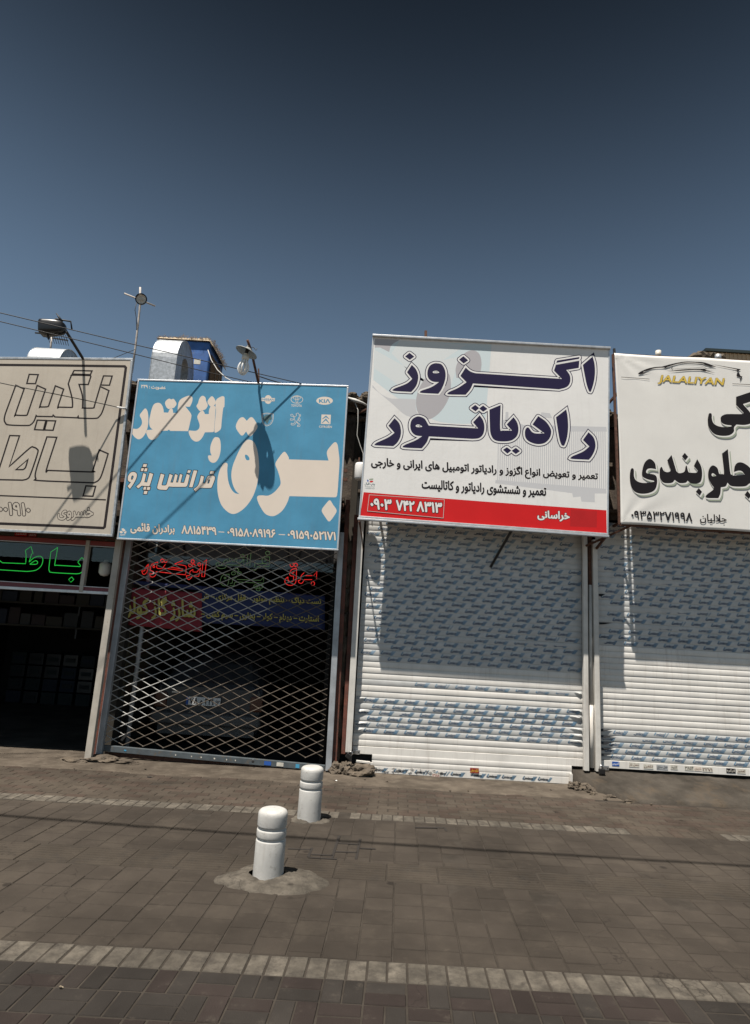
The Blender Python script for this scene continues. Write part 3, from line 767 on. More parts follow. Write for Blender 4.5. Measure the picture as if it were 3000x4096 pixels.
# stickers on bottom bars
def sticker(par, px0, px1, m, textm=None, txt=None, y=8.69, z=None, lp=None):
    (x0, z0), (x1, z1) = px0, px1; p = Print(y); p.add([(x0, y, z0), (x1, y, z0), (x1, y, z1), (x0, y, z1)], [(0, 1, 2, 3)])
    org = Vector(par.matrix_world.translation) if lp is None else lp
    o = link('sticker', p.mesh('sticker', lp), m, par)
    if txt:
        q = Print(y); q.text(txt, ((x0+.005, z1-.008), (x0+.005, z0+.008), (x1-.005, z1-.008), (x1-.005, z0+.008)), .002, .02)
        link('sticker_print', q.mesh('sticker_print', lp), textm, par)
lD = Vector(shD.location)+shopD.location; lC = ls
rs_ = random.Random(2)
for (a, c, m, tm, tx) in ((2449,2478,'sticker_blue','white','اکسپرس'), (2517,2558,'paper','rust','حمل بار'), (2575,2614,'paper','rust','تلفن'), (2627,2672,'alu','black_v','قفل سازی'),
                       (2683,2712,'paper','black_v','کلید'), (2740,2776,'paper','black_v','۳۸۵۴'), (2778,2808,'cream_v','rust','باربری'), (2810,2852,'paper','rust','۲۲۷۱'), (2907,2944,'black_v','paper','کرکره'), (2950,2984,'paper','rust','تعمیر')):
    x0 = 3.15+(a-2400)*(5.127-3.15)/600; x1 = 3.15+(c-2400)*(5.127-3.15)/600; j = rs_.uniform(-.006, .006)
    sticker(shD, (x0, .262+j), (x1, .318+j), m, tm, tx, y=8.704, lp=lD)
sticker(shC, (1.438, 0.083), (1.553, 0.145), 'sticker_red', 'sticker_yel', 'کرکره برقی', y=8.686, lp=lC)
sticker(shC, (0.943, -0.002), (1.048, 0.052), 'paper', 'sticker_red', '۱۲۱۸۸', y=8.69, lp=lC)
# end plates, locks
def padlock(c, label, size=1., rot=0.):
    t = empty('padlock', c, label, 'padlock'); s = size
    o = bevel(MB().box(c[0]-.04*s, c[0]+.04*s, c[1]-.02*s, c[1]+.02*s, c[2]-.045*s, c[2]+.02*s).build('lock_body', 'lock', t), .008)
    b = MB(); b.tube([(c[0]-.025*s, c[1], c[2]+.015*s), (c[0]-.025*s, c[1], c[2]+.045*s), (c[0]-.01*s, c[1], c[2]+.062*s), (c[0]+.01*s, c[1], c[2]+.062*s), (c[0]+.025*s, c[1], c[2]+.045*s), (c[0]+.025*s, c[1], c[2]+.015*s)], .007*s, 8)
    b.build('shackle', 'steel', t); t.rotation_euler.y = rot; return t
padlock((3.118,8.55,0.23), 'dark padlock at the left foot of the shutter above the ramp', 1.)
padlock((-0.154,8.52,0.24), 'grey padlock hanging tilted at the left foot of the printed shutter', .9, rad(35))
padlock((-1.392,8.6,0.088), 'small padlock low on the right of the lattice gate', .4)
for q, par in (((-0.064,8.68,0.26), shopC), ((3.208,8.68,0.24), shopD)):
    b = MB(); q = Vector(q); l = par.location
    b.box(q.x-.05-l.x, q.x+.05-l.x, q.y-.012-l.y, q.y-l.y, q.z-.028-l.z, q.z+.028-l.z); bevel(link('lock_hasp', b.mesh('lock_hasp'), 'steel', par), .01)
    for s in (-.03, .03):
        b = MB(); b.lathe([(.008, 0), (.006, .006), (0, .008)], (q.x+s-l.x, q.y-.013-l.y, q.z-l.z), 10, axis=(0, -1, 0)); link('hasp_bolt', b.mesh('hasp_bolt'), 'lock', par)
# white foot bracket at the left foot of the deep piece
l = shopC.location; b = MB(); b.bar(Vector((0.139,8.6,0.156))-l, Vector((0.146,8.6,-0.021))-l, .035, .03); b.bar(Vector((0.065,8.6,0.133))-l, Vector((0.11,8.6,0.032))-l, .025, .03); b.bar(Vector((-0.057,8.6,0.164))-l, Vector((0.122,8.6,0.155))-l, .02, .05)
link('foot_bracket', b.mesh('foot_bracket'), 'rail', shopC)
b = MB(); b.bar(Vector((2.754,8.66,0.148))-l, Vector((2.75,8.66,-0.027))-l, .03, .05); link('foot_bracket', b.mesh('foot_bracket'), 'rail', shopC)
# near-black boxes standing in for the shade in the gaps beneath shutters
MB().box(XB+.1, XC-.1, 8.78, 8.90, 0, .24).build('gap_shade', 'interior', shopC)
MB().box(XC+.1, XD-.1, 8.80, 8.90, 0, .26).build('gap_shade', 'interior', shopD)

# ---- lattice gate
lx0, lx1 = -3.408, -0.501
lz0, lz1 = .17, 3.32
lB = Vector(shopB.location)
lat = MB().bar(Vector((-3.417,8.66,0.136))-lB, Vector((-0.459,8.66,0.044))-lB, .075, .05)
gate = link('lattice_gate', lat.mesh('lattice_gate'), mat('gate_rail', (.075, .09, .098), .5, var=.25, vscale=8, col2=(.12, .09, .06), c2scale=14, c2lo=.55, c2hi=.7), shopB)
gate['label'] = 'expanding steel lattice gate'; bevel(gate, .004)
DX, DZ = .268, .130
def lattice_lines(sgn):
    out = []; k = sgn*DZ/DX; c = -40*DZ
    while c < 60*DZ:
        pts = []
        for x in (lx0, lx1):
            z = k*(x-lx0)+lz0+c
            if lz0 <= z <= lz1: pts.append((x, z))
        for z in (lz0, lz1):
            x = (z-lz0-c)/k+lx0
            if lx0 < x < lx1: pts.append((x, z))
        if len(pts) == 2 and abs(pts[0][0]-pts[1][0]) > .05: out.append(sorted(pts))
        c += DZ
    return out
rl = random.Random(8)
def wob(x, z): return (x+.006*nz2(x, z, 1.2), z+.018*nz2(x, z, .9, 5)-.03*(1-(z-lz0)/(lz1-lz0))*((x-lx0)/(lx1-lx0)))
for sgn in (1, -1):
    for (a, c) in lattice_lines(sgn):
        n = max(2, int((c[0]-a[0])/(DX/2))+1); b = MB(); pv = None; pts = []
        yy = 8.715 if sgn > 0 else 8.722
        for i in range(n+1):
            t = i/n; x, z = wob(a[0]+(c[0]-a[0])*t, a[1]+(c[1]-a[1])*t); pts.append(Vector((x, yy, z))-lB)
        v = []; f = []
        for i, p in enumerate(pts):
            d = (pts[min(i+1, n)]-pts[max(i-1, 0)]).normalized(); u = Vector((-d.z, 0, d.x))*.0058
            v += [p-u+Vector((0, .002, 0)), p-u*.4+Vector((0, -.003, 0)), p+u*.4+Vector((0, -.003, 0)), p+u+Vector((0, .002, 0))]
        for i in range(n):
            for k in range(3): q = 4*i+k; f.append((q, q+1, q+5, q+4))
            f.append((4*i+3, 4*i, 4*i+4, 4*i+7))
        b.add(v, f); link('lattice_bar', b.mesh('lattice_bar'), 'lattice', gate)
b = MB()
for i in range(26):
    for j in range(60):
        x = lx0+i*DX/2; z = lz0+j*DZ/2
        if (i+j) % 2 == 0 and x < lx1 and z < lz1:
            xx, zz = wob(x, z); q = Vector((xx, 8.712, zz))-lB; b.lathe([(.011, .004), (.010, -.004), (0, -.007)], q, 6, axis=(0, 1, 0))
o = link('rivets', b.mesh('rivets'), 'lattice', gate); o['kind'] = 'stuff'
# stickers and paper scraps on the gate's bottom rail
for x0, w, m in ((.10, .03, 'sticker_cyan'), (2.02, .09, 'sticker_blue'), (2.19, .09, 'paper'), (2.45, .05, 'sticker_cyan'), (1.02, .012, 'paper'), (1.15, .016, 'paper'), (1.33, .02, 'paper'), (.8, .014, 'paper'), (1.5, .012, 'paper'), (1.62, .012, 'paper')):
    p0 = Vector((-3.417,8.66,0.136)); p1 = Vector((-0.459,8.66,0.044)); t = (x0+.25)/3.1; q = p0.lerp(p1, t); h = .024 if w > .03 else .009
    b = MB(); b.quad(*[Vector((q.x+dx, 8.632, q.z+dz))-lB for dx, dz in ((0, -h), (w, -h-.003), (w, h-.003), (0, h))]); link('sticker', b.mesh('sticker'), m, gate)
for k in range(4):
    b = MB(); b.bar(Vector((-3.351,8.7,0.065))+Vector((0, 0, -.012*k+.01))-lB, Vector((-0.49,8.7,-0.014))+Vector((0, 0, -.013*k+.01))-lB, .010, .012)
    link('folded_bar', b.mesh('folded_bar'), 'rust', gate)
# door handle-like grip on the gate
b = MB(); b.bar((-3.143,8.66,0.239), (-3.082,8.66,0.326), .03, .02); tag(b.build('gate_grip', 'dark_steel', shopB), 'dark grip on the lattice'); 
# ================================================================== INSIDE THE GARAGE
# transom panel and led signs
l = lB
MB().box(-3.34, -.37, 8.95, 8.97, 2.62, 3.42).build('transom_panel', 'glass_d', shopB)
def cloth(name, pts, Y, m, label, cat, org, nx=30, ny=12, amp=.012, seed=0, thick=.002):
    tl, bl, tr, br = [Vector((p[0], p[1])) for p in pts]; v = []; f = []
    for j in range(ny+1):
        for i in range(nx+1):
            u, w = i/nx, j/ny; e = (bl*(1-u)+br*u)*(1-w)+(tl*(1-u)+tr*u)*w
            v.append((e.x, Y+amp*noise.noise(Vector((e.x*2.2, e.y*3, seed))), e.y))
    for j in range(ny):
        for i in range(nx): a = j*(nx+1)+i; f.append((a, a+1, a+nx+2, a+nx+1))
    b = MB(); b.add(v, f, True); o = b.build(name, m, org=org); 
    s = o.modifiers.new('thick', 'SOLIDIFY'); s.thickness = thick; s.offset = 1
    return tag(o, label, cat)
QR = ((-3.416,2.24),(-3.346,1.723),(-2.369,2.223),(-2.309,1.686))
ban = cloth('banner', QR, 8.90, 'red_c', 'red cloth banner with yellow lettering behind the left half of the lattice gate', 'banner', (QR[0][0], 8.9, QR[0][1]))
p = Print(8.9); q = ((-3.418,2.149),(-3.372,1.807),(-2.442,2.149),(-2.403,1.804))
p.text('شارژ گاز کولر', q, .20, .035, .02); p.build('lettering_outline', 'black_v', ban, org=(QR[0][0], 8.9, QR[0][1]))
p = Print(8.9); p.text('شارژ گاز کولر', q, .22, .035); p.build('lettering', 'yellow_c', ban, org=(QR[0][0], 8.9, QR[0][1]))
QB = ((-2.444,2.319),(-2.387,1.812),(-0.638,2.282),(-0.604,1.81))
ban = cloth('banner', QB, 8.93, 'blue_c', 'dark blue cloth banner with two lines of yellow lettering behind the lattice gate', 'banner', (QB[0][0], 8.93, QB[0][1]), seed=5)
for tx, q in (('تست دیاگ – تنظیم موتور – قفل مرکزی – ش', ((-2.386,2.245),(-2.37,2.099),(-0.686,2.251),(-0.677,2.125))), ('استارت – دینام – کولر – بخاری – سیم کشی –', ((-2.357,1.987),(-2.343,1.856),(-0.703,2.005),(-0.693,1.874)))):
    p = Print(8.93); p.text(tx, q, .20, .03, .02); p.build('lettering_outline', 'black_v', ban, org=(QB[0][0], 8.93, QB[0][1]))
    p = Print(8.93); p.text(tx, q, .22, .03); p.build('lettering', 'yellow_c', ban, org=(QB[0][0], 8.93, QB[0][1]))
QS = ((-3.434,2.346),(-3.427,2.297),(-2.382,2.321),(-2.375,2.258))
cloth('banner', QS, 8.91, 'blue_c', 'narrow blue cloth strip with white edge along the top of the red banner', 'banner', (QS[0][0], 8.91, QS[0][1]), ny=2)
# led tubes
def led(name, Y, m, label, strokes, circles, wire=.0042):
    p0 = None; allp = []
    t = empty(name, (0, Y, 0), label, 'lit sign')
    mb = MB(); xs = []
    for s, closed in strokes:
        pt = smooth(s, closed); pt = [(a[0], Y, a[1]) for a in pt]
        if closed: pt.append(pt[0])
        mb.tube(pt, wire, 6); xs += pt
    for s in circles:
        pt = smooth(s, True, 2); pt = [(a[0], Y, a[1]) for a in pt]; pt.append(pt[0]); mb.tube(pt, wire, 6); xs += pt
    cx = sum(a[0] for a in xs)/len(xs); cz = min(a[2] for a in xs); t.location = (cx, Y, cz)
    mb.build('light_tube', m, t); return t
led('led_sign', 8.9, 'neon_red', 'red outline light sign reading injector, at the left behind the lattice gate',
    [("-2398,2454c -2403,2648c -2354,2697c -2360,2451c", True), ("-2427,2576 -2465,2526 -2468,2512c -2530,2511c -2532,2549c -2571,2514 -2568,2471 -2586,2454 -2616,2456c -2603,2416 -2574,2401 -2545,2425 -2532,2457c -2440,2452c -2429,2571c", False),
     ("-2691,2664c -2803,2609c -2655,2593 -2631,2565 -2628,2465c -2786,2470c -3051,2487c -3051,2438 -3084,2407 -3123,2418 -3138,2451c -3091,2457 -3089,2484 -3131,2503 -3137,2552 -3108,2596 -3042,2625c -3047,2541 -2971,2532c -2930,2596c -2962,2543c -2674,2521c -2677,2546c -2845,2558c", False),
     ("-3171,2585c -3175,2490 -3197,2446 -3228,2439 -3255,2486c -3213,2488 -3205,2537 -3171,2585", False)],
    ["-2528,2660 -2529,2653 -2531,2646 -2535,2641 -2541,2637 -2547,2635 -2554,2636 -2560,2639 -2566,2644 -2569,2651 -2571,2658 -2571,2665 -2569,2672 -2565,2678 -2559,2681 -2552,2683 -2546,2682 -2539,2679 -2534,2674 -2530,2668", "-2562,2603 -2562,2597 -2564,2590 -2568,2585 -2573,2582 -2579,2581 -2585,2581 -2590,2584 -2595,2589 -2599,2594 -2600,2601 -2600,2608 -2598,2614 -2594,2619 -2589,2622 -2583,2624 -2577,2623 -2572,2620 -2567,2616 -2563,2610", "-2511,2604 -2511,2597 -2513,2591 -2517,2586 -2522,2583 -2528,2581 -2534,2582 -2540,2585 -2545,2589 -2548,2595 -2550,2602 -2550,2608 -2547,2615 -2544,2620 -2539,2623 -2533,2624 -2527,2624 -2521,2621 -2516,2616 -2513,2611", "-2430,2623 -2431,2615 -2433,2609 -2437,2603 -2443,2599 -2449,2598 -2456,2599 -2462,2602 -2467,2607 -2471,2613 -2473,2620 -2473,2628 -2471,2634 -2466,2640 -2461,2644 -2454,2645 -2448,2644 -2441,2641 -2436,2636 -2432,2630", "-2961,2647 -2962,2640 -2964,2633 -2968,2628 -2973,2624 -2980,2622 -2987,2623 -2993,2626 -2998,2631 -3002,2637 -3004,2645 -3004,2652 -3002,2659 -2998,2664 -2992,2668 -2986,2670 -2979,2669 -2973,2666 -2967,2661 -2963,2654", "-2914,2646 -2914,2639 -2916,2633 -2920,2628 -2925,2624 -2930,2623 -2937,2624 -2942,2626 -2947,2631 -2951,2637 -2952,2643 -2952,2650 -2950,2656 -2947,2661 -2942,2665 -2936,2666 -2930,2665 -2924,2663 -2919,2658 -2916,2652", "-3077,2555 -3077,2550 -3078,2546 -3081,2543 -3084,2540 -3088,2539 -3092,2540 -3096,2542 -3099,2545 -3102,2549 -3103,2554 -3103,2558 -3101,2563 -3099,2566 -3096,2568 -3092,2569 -3088,2569 -3084,2567 -3081,2564 -3078,2560"])
led('led_sign', 8.9, 'neon_red', 'red outline light sign with two dots above, at the right behind the lattice gate',
    [("-1070,2643c -1131,2628 -1160,2576 -1145,2538 -1100,2535c -1101,2468 -1139,2455 -1174,2475 -1180,2519c -1214,2484 -1215,2439 -1179,2408 -1123,2402 -1080,2425 -1062,2470 -1067,2643c", False), ("-1127,2589 -1106,2600 -1102,2580 -1124,2576", True),
     ("-939,2550c -817,2557c -777,2621c -775,2515c", False), ("-954,2594c -995,2541 -1006,2479c -1034,2477c -1015,2445 -981,2439 -958,2465 -950,2493c -835,2500c", False)],
    ["-1113,2694 -1114,2685 -1117,2677 -1122,2671 -1128,2667 -1136,2665 -1144,2666 -1151,2670 -1157,2675 -1161,2682 -1163,2691 -1162,2699 -1159,2707 -1154,2713 -1148,2717 -1140,2719 -1133,2718 -1125,2715 -1119,2709 -1115,2702", "-1060,2694 -1060,2686 -1063,2678 -1068,2672 -1074,2668 -1081,2666 -1088,2667 -1095,2671 -1101,2676 -1105,2683 -1107,2692 -1106,2700 -1103,2708 -1099,2714 -1092,2718 -1085,2720 -1078,2719 -1071,2716 -1065,2710 -1061,2703", "-796,2447 -797,2438 -799,2431 -804,2424 -810,2420 -818,2419 -825,2419 -832,2423 -837,2428 -841,2436 -843,2444 -842,2452 -840,2460 -835,2466 -829,2470 -822,2472 -814,2471 -807,2468 -802,2462 -798,2455"])
led('led_sign', 8.9, 'neon_dim', 'dim green outline light sign in two lines, in the middle behind the lattice gate',
    [("-1464,2789c -1460,2651c -1625,2639c -1638,2599 -1665,2586 -1705,2595", False), ("-1464,2789 -1548,2777 -1568,2733 -1551,2694 -1495,2692c -1618,2685c -1662,2682 -1663,2631", False), ("-1529,2752c -1501,2753c -1499,2737c -1527,2735c", True),
     ("-1735,2834c -1780,2799c -1775,2647c -1735,2646c", True), ("-1825,2735c -1822,2645c -2012,2642c -2057,2642 -2080,2596 -2146,2581 -2199,2606 -2215,2650 -2182,2663 -2162,2628 -2117,2631 -2107,2690 -2070,2715c -2056,2687c -2034,2689c -2036,2734c -1993,2736c -1988,2686c -1966,2687c -1944,2742c -1927,2743c -1927,2687c -1865,2687c -1825,2735c", False),
     ("-1520,2500c -1562,2447c -1897,2442c", False), ("-1520,2500c -1520,2410c -1882,2406c -1925,2393 -1932,2351 -1988,2348", False), ("-1905,2472c -1958,2441c -1958,2385c -1991,2378", False),
     ("-2015,2510c -2102,2488 -2128,2431 -2122,2376 -2076,2343 -2022,2359 -2012,2427 -2013,2510c", False)],
    ["-1471,2842 -1472,2835 -1475,2827 -1481,2822 -1489,2818 -1497,2816 -1506,2817 -1514,2820 -1521,2825 -1525,2831 -1527,2839 -1527,2847 -1523,2854 -1518,2860 -1510,2864 -1502,2865 -1493,2865 -1485,2862 -1478,2857 -1474,2850", "-1824,2780 -1824,2772 -1827,2765 -1833,2759 -1841,2755 -1849,2754 -1858,2754 -1866,2757 -1873,2762 -1877,2769 -1879,2777 -1879,2784 -1876,2792 -1870,2797 -1862,2801 -1854,2803 -1845,2802 -1837,2799 -1830,2794 -1826,2788", "-1596,2359 -1597,2352 -1600,2345 -1606,2339 -1613,2335 -1622,2334 -1631,2334 -1639,2337 -1645,2342 -1650,2349 -1652,2356 -1651,2364 -1648,2371 -1642,2377 -1635,2380 -1626,2382 -1618,2381 -1610,2378 -1603,2373 -1599,2367", "-1521,2364 -1522,2356 -1525,2349 -1531,2343 -1538,2340 -1547,2338 -1555,2339 -1563,2342 -1570,2347 -1574,2353 -1576,2361 -1576,2368 -1573,2375 -1567,2381 -1559,2385 -1551,2386 -1542,2386 -1534,2383 -1528,2378 -1523,2371", "-1556,2317 -1557,2312 -1560,2307 -1566,2302 -1573,2300 -1582,2298 -1590,2299 -1598,2301 -1605,2304 -1609,2309 -1611,2314 -1610,2320 -1607,2325 -1601,2329 -1594,2332 -1585,2333 -1576,2333 -1569,2331 -1562,2327 -1558,2323", "-1886,2577 -1886,2570 -1890,2564 -1895,2558 -1903,2555 -1911,2553 -1920,2554 -1928,2556 -1935,2561 -1939,2567 -1941,2574 -1940,2581 -1937,2587 -1932,2593 -1924,2596 -1916,2598 -1907,2597 -1899,2594 -1892,2590 -1888,2584", "-1927,2526 -1928,2520 -1931,2513 -1937,2508 -1945,2504 -1953,2503 -1962,2503 -1970,2506 -1976,2510 -1981,2516 -1983,2523 -1982,2530 -1979,2537 -1973,2542 -1966,2546 -1958,2547 -1949,2547 -1941,2544 -1934,2539 -1930,2533", "-1844,2531 -1845,2524 -1848,2518 -1854,2513 -1861,2509 -1870,2507 -1878,2508 -1886,2511 -1893,2515 -1898,2521 -1900,2528 -1899,2535 -1896,2541 -1890,2547 -1883,2550 -1874,2552 -1865,2551 -1857,2549 -1851,2544 -1846,2538", "-2054,2452 -2054,2449 -2056,2445 -2059,2443 -2062,2441 -2066,2440 -2070,2441 -2074,2442 -2077,2444 -2080,2447 -2081,2451 -2080,2454 -2079,2457 -2076,2460 -2073,2462 -2068,2462 -2064,2462 -2060,2461 -2057,2459 -2055,2456"], wire=.0034)
# painted price list on the garage's left wall
for k in range(7):
    z = .75+k*.26; b = MB(); b.box(-3.348, -3.340, 9.0, 9.95, z, z+.22)
    o = tag(b.build('wall_poster', 'poster_y', shopB), None)
    v, f = text_mesh(shape(('باطری', 'دینام', 'کولر', 'شمع', 'برق', 'روغن', 'فیلتر')[k]), .04)
    x1 = max(a[0] for a in v); b = MB(); b.add([(-3.337, 9.05+a[0]/x1*.8, z+.05+a[1]*.16) for a in v], f); b.build('poster_lettering', 'poster_r', shopB)
b = MB(); b.tube([(-3.2, 9.05, .0), (-3.2, 9.05, 3.4)], .03, 10); b.build('standing_pipe', 'rail_grey', shopB)
b = MB(); b.tube([(-.52, 8.98, .0), (-.52, 8.98, 3.3)], .045, 10); b.build('standing_pipe', 'interior', shopB)

# ---- car parked inside
cx, cy = -2.27, 9.55
car = empty('parked_car', (cx, cy, 0), 'dark grey hatchback parked tail outward behind the lattice gate', 'car')
secs = []   # (y, [(x half, z)...]) hatchback body cross-sections from the tail forward
def section(y, wb, wt, z0, zb, zt):
    return [(-wb*.93, z0), (-wb, z0+.18), (-wb, zb), (-wb*.97, zb+.05), (-wt, zt-.06), (-wt*.86, zt), (0, zt+.015), (wt*.86, zt), (wt, zt-.06), (wb*.97, zb+.05), (wb, zb), (wb, z0+.18), (wb*.93, z0)], y
body = MB(); ss = [section(0, .74, .70, .30, .80, .86), section(.04, .78, .72, .24, .86, .93), section(.30, .80, .62, .22, .88, 1.22), section(.62, .80, .60, .22, .88, 1.36), section(1.6, .80, .60, .22, .88, 1.40), section(2.35, .80, .60, .22, .88, 1.32), section(2.9, .79, .70, .22, .84, .92), section(3.6, .77, .66, .24, .74, .80), section(3.75, .70, .6, .30, .60, .66)]
v = []; f = []; n = 13
for pr, y in ss: v += [(cx+a, cy+y, z) for a, z in pr]
for i in range(len(ss)-1):
    for k in range(n-1): a = i*n+k; f.append((a, a+1, a+n+1, a+n))
f.append(tuple(range(n))); f.append(tuple((len(ss)-1)*n+k for k in range(n-1, -1, -1)))
body.add(v, f, False); o = body.build('body', 'car', car); bevel(o, .02)
b = MB(); b.add([(cx-.56, cy+.055, .94), (cx+.56, cy+.055, .94), (cx+.49, cy+.28, 1.2), (cx-.49, cy+.28, 1.2)], [(0, 1, 2, 3)]); b.build('rear_window', 'glass_d', car)
for s in (-1, 1):
    b = MB(); b.add([(cx+s*.775, cy+.6, .95), (cx+s*.775, cy+2.4, .95), (cx+s*.62, cy+2.25, 1.28), (cx+s*.62, cy+.7, 1.30)], [(0, 1, 2, 3)]); b.build('side_window', 'glass_d', car)
    b = MB(); b.box(cx+s*.70-.09, cx+s*.70+.09, cy-.03, cy+.03, .58, .80); bevel(b.build('tail_lamp', 'lens', car), .02)
    for yy in (.72, 3.05):
        c = (cx+s*.72, cy+yy, .285); b = MB(); b.lathe([(.16, -.09), (.26, -.09), (.285, -.06), (.285, .06), (.26, .09), (.16, .09)], c, 28, axis=(1, 0, 0)); w_ = b.build('wheel', 'tyre', car)
        b = MB(); b.lathe([(.165, .05), (.16, .075*s if s > 0 else -.075), (.10, .06*s), (.06, .08*s), (0, .085*s)], (c[0]+(.0), c[1], c[2]), 20, axis=(1, 0, 0)); r_ = link('rim', b.mesh('rim', car.location), 'steel', w_)
b = MB(); b.box(cx-.80, cx+.80, cy-.13, cy+.05, .36, .54); o = b.build('bumper', 'bumper', car); bevel(o, .045, 4)
b = MB(); b.box(cx-.70, cx+.70, cy-.02, cy+.04, .22, .36); b.build('skirt', 'bumper', car)
px_ = -2.341
b = MB(); b.box(px_-.25, px_+.25, cy-.035, cy-.02, .635, .75); pl = b.build('number_plate', 'plate', car)
p = Print(cy-.035); p.add([(px_-.25, p.Y-.002, .637), (px_-.215, p.Y-.002, .637), (px_-.215, p.Y-.002, .748), (px_-.25, p.Y-.002, .748)], [(0, 1, 2, 3)]); link('plate_band', p.mesh('plate_band', car.location), 'sticker_blue', pl)
p = Print(cy-.035); p.text('۷۸ ه ۴۴۱', ((px_-.20, .738), (px_-.20, .648), (px_+.15, .738), (px_+.15, .648)), .002, .03, rtl=False); p.text('۱۲', ((px_+.18, .715), (px_+.18, .648), (px_+.24, .715), (px_+.24, .648)), .002, .03); link('plate_number', p.mesh('plate_number', car.location), 'black_v', pl)
b = MB(); b.quad((cx-.55, cy-.003, .79), (cx-.42, cy-.003, .79), (cx-.42, cy-.003, .81), (cx-.55, cy-.003, .81)); b.build('badge', 'steel', car)

# ================================================================== LEFT BATTERY SHOP FRONT
lA = Vector(shopA.location); YT = 8.58
def band(name, pxl, pxr, h0, m, y=YT, d=.05, par=shopA):
    """horizontal member through two points of its centre line, h0 high, running out of view to the left"""
    a = Vector(pxl); c = Vector(pxr); d_ = (c-a)/(c.x-a.x); a2 = a+d_*(-7.9-a.x); a2.y = c.y = y
    b = MB(); b.bar(a2-lA, c-lA, h0, d); return bevel(link(name, b.mesh(name), m, par), .004)
band('fascia_board', (-5.15,8.58,2.88), (-3.491,8.58,2.872), .14, 'fascia', 8.62, .03)
band('top_frame', (-5.135,8.58,2.793), (-3.514,8.58,2.794), .07, 'red_band')
band('frame_trim', (-5.129,8.58,2.759), (-3.523,8.58,2.755), .012, 'alu', 8.552, .02)
band('frame_trim', (-5.033,8.58,2.207), (-3.514,8.58,2.2), .012, 'alu', 8.552, .02)
band('lower_frame', (-5.027,8.58,2.17), (-3.514,8.58,2.169), .065, 'wine_band')
band('bottom_frame', (-5.019,8.58,2.123), (-3.522,8.58,2.128), .04, 'alu', 8.57)
b = MB(); b.bar(Vector((-3.905,8.57,2.829))-lA, Vector((-3.904,8.57,2.126))-lA, .05, .07); link('mullion', b.mesh('mullion'), 'post_cream', shopA)
MB().box(-7.9, -3.5, 8.60, 8.604, 2.55, 3.28).build('window_pane', 'glass', shopA)
for a, c, m, tx in ((57, 106, 'darkred_v', 'تعمیر'), (111, 143, 'sticker_red', 'باطری')):
    x0, x1 = -5.152+(a)*.00352, -5.152+c*.00352; z = 2.869
    b = MB(); b.box(x0, x1, 8.590, 8.596, z-.03, z+.03); tag(b.build('small_sign', m), 'small %s sign stuck under the cream signboard, %s' % (('dark maroon', 'left of the pair') if a == 57 else ('red', 'right of the pair')), 'sign')
    p = Print(8.59); p.text(tx, ((x0+.01, z+.015), (x0+.01, z-.015), (x1-.01, z+.015), (x1-.01, z-.015)), .003, .02); p.build('small_lettering', 'paper', bpy.data.objects[-1] if False else shopA)
led('led_sign', 8.70, 'neon_green', 'bright green outline light sign in the window of the battery shop',
    [("-4397,2718c -4387,2712 -4391,2489 -4377,2478c -4042,2478c -4035,2492 -4078,2538c -4030,2608c -4003,2574 -3982,2504 -3994,2424 -4024,2387 -4075,2375c -4410,2375 -4448,2397 -4463,2432 -4472,2658c", True), ("-4132,2329c -4097,2296c -4132,2256c -4168,2292c", True),
     ("-5231,2538c -5152,2494c -5115,2469c -4792,2475c -4806,2589 -4827,2660c -4758,2717c -4714,2620c -4733,2616c -4749,2499c -4695,2560 -4629,2589 -4588,2580 -4564,2541 -4573,2461 -4625,2401 -4692,2379 -4761,2369c -5219,2371c", False), ("-4734,2471c -4671,2522 -4634,2511 -4634,2484 -4663,2473c", True)], [], wire=.0048)
def bulb(c, label, top=.6):
    t = empty('hanging_lamp', c, label, 'lamp')
    b = MB(); b.tube([(c[0], c[1], c[2]+.12), (c[0], c[1], c[2]+top)], .005, 6); b.build('cord', 'cable', t)
    b = MB(); b.lathe([(0, .13), (.03, .12), (.035, .09), (.07, .085), (.08, .06), (.08, -.06), (.05, -.10), (0, -.11)], c, 20); b.build('bulb', 'bulb', t)
bulb((-3.818,9,2.493), 'white bulb lamp hanging behind the battery shop window')
# shelves with cartons
rsh = random.Random(21)
ORD = ('first', 'second', 'third', 'fourth', 'fifth', 'sixth', 'seventh', 'eighth', 'ninth', 'tenth', 'eleventh', 'twelfth', 'thirteenth', 'fourteenth', 'fifteenth', 'sixteenth', 'seventeenth', 'eighteenth', 'nineteenth', 'twentieth', 'twenty-first')
for k, (z, lab) in enumerate(((2.02, 'upper shelf along the back of the battery shop'), (1.62, 'lower shelf along the back of the battery shop'))):
    s_ = empty('wall_shelf', (-6.0, 11.6, z), lab, 'shelf'); MB().box(-8.05, -3.75, 11.4, 11.9, z-.03, z).build('board', 'garage_wall', s_)
    for xb in (-7.2, -5.2, -4.2): MB().box(xb-.015, xb+.015, 11.42, 11.88, z-.2, z-.03).build('bracket', 'dark_steel', s_)
    x = -7.6; i = 0
    while x < -3.95:
        w = rsh.uniform(.15, .3); h = rsh.uniform(.14, .3); ci = rsh.randrange(6); i += 1
        o = bevel(MB().box(x, x+w, 11.45, 11.75, z+.001, z+h).build('carton', 'carton%d' % ci, org=(x+w/2, 11.6, z)), .004)
        tag(o, '%s carton, %s from the left end of the %s shelf in the battery shop' % (('dark red', 'navy', 'pale', 'brown', 'green', 'charcoal')[ci], ORD[i-1], ('upper', 'lower')[k]), 'carton', 'cartons on the %s shelf' % ('upper', 'lower')[k]); x += w+rsh.uniform(.01, .06)
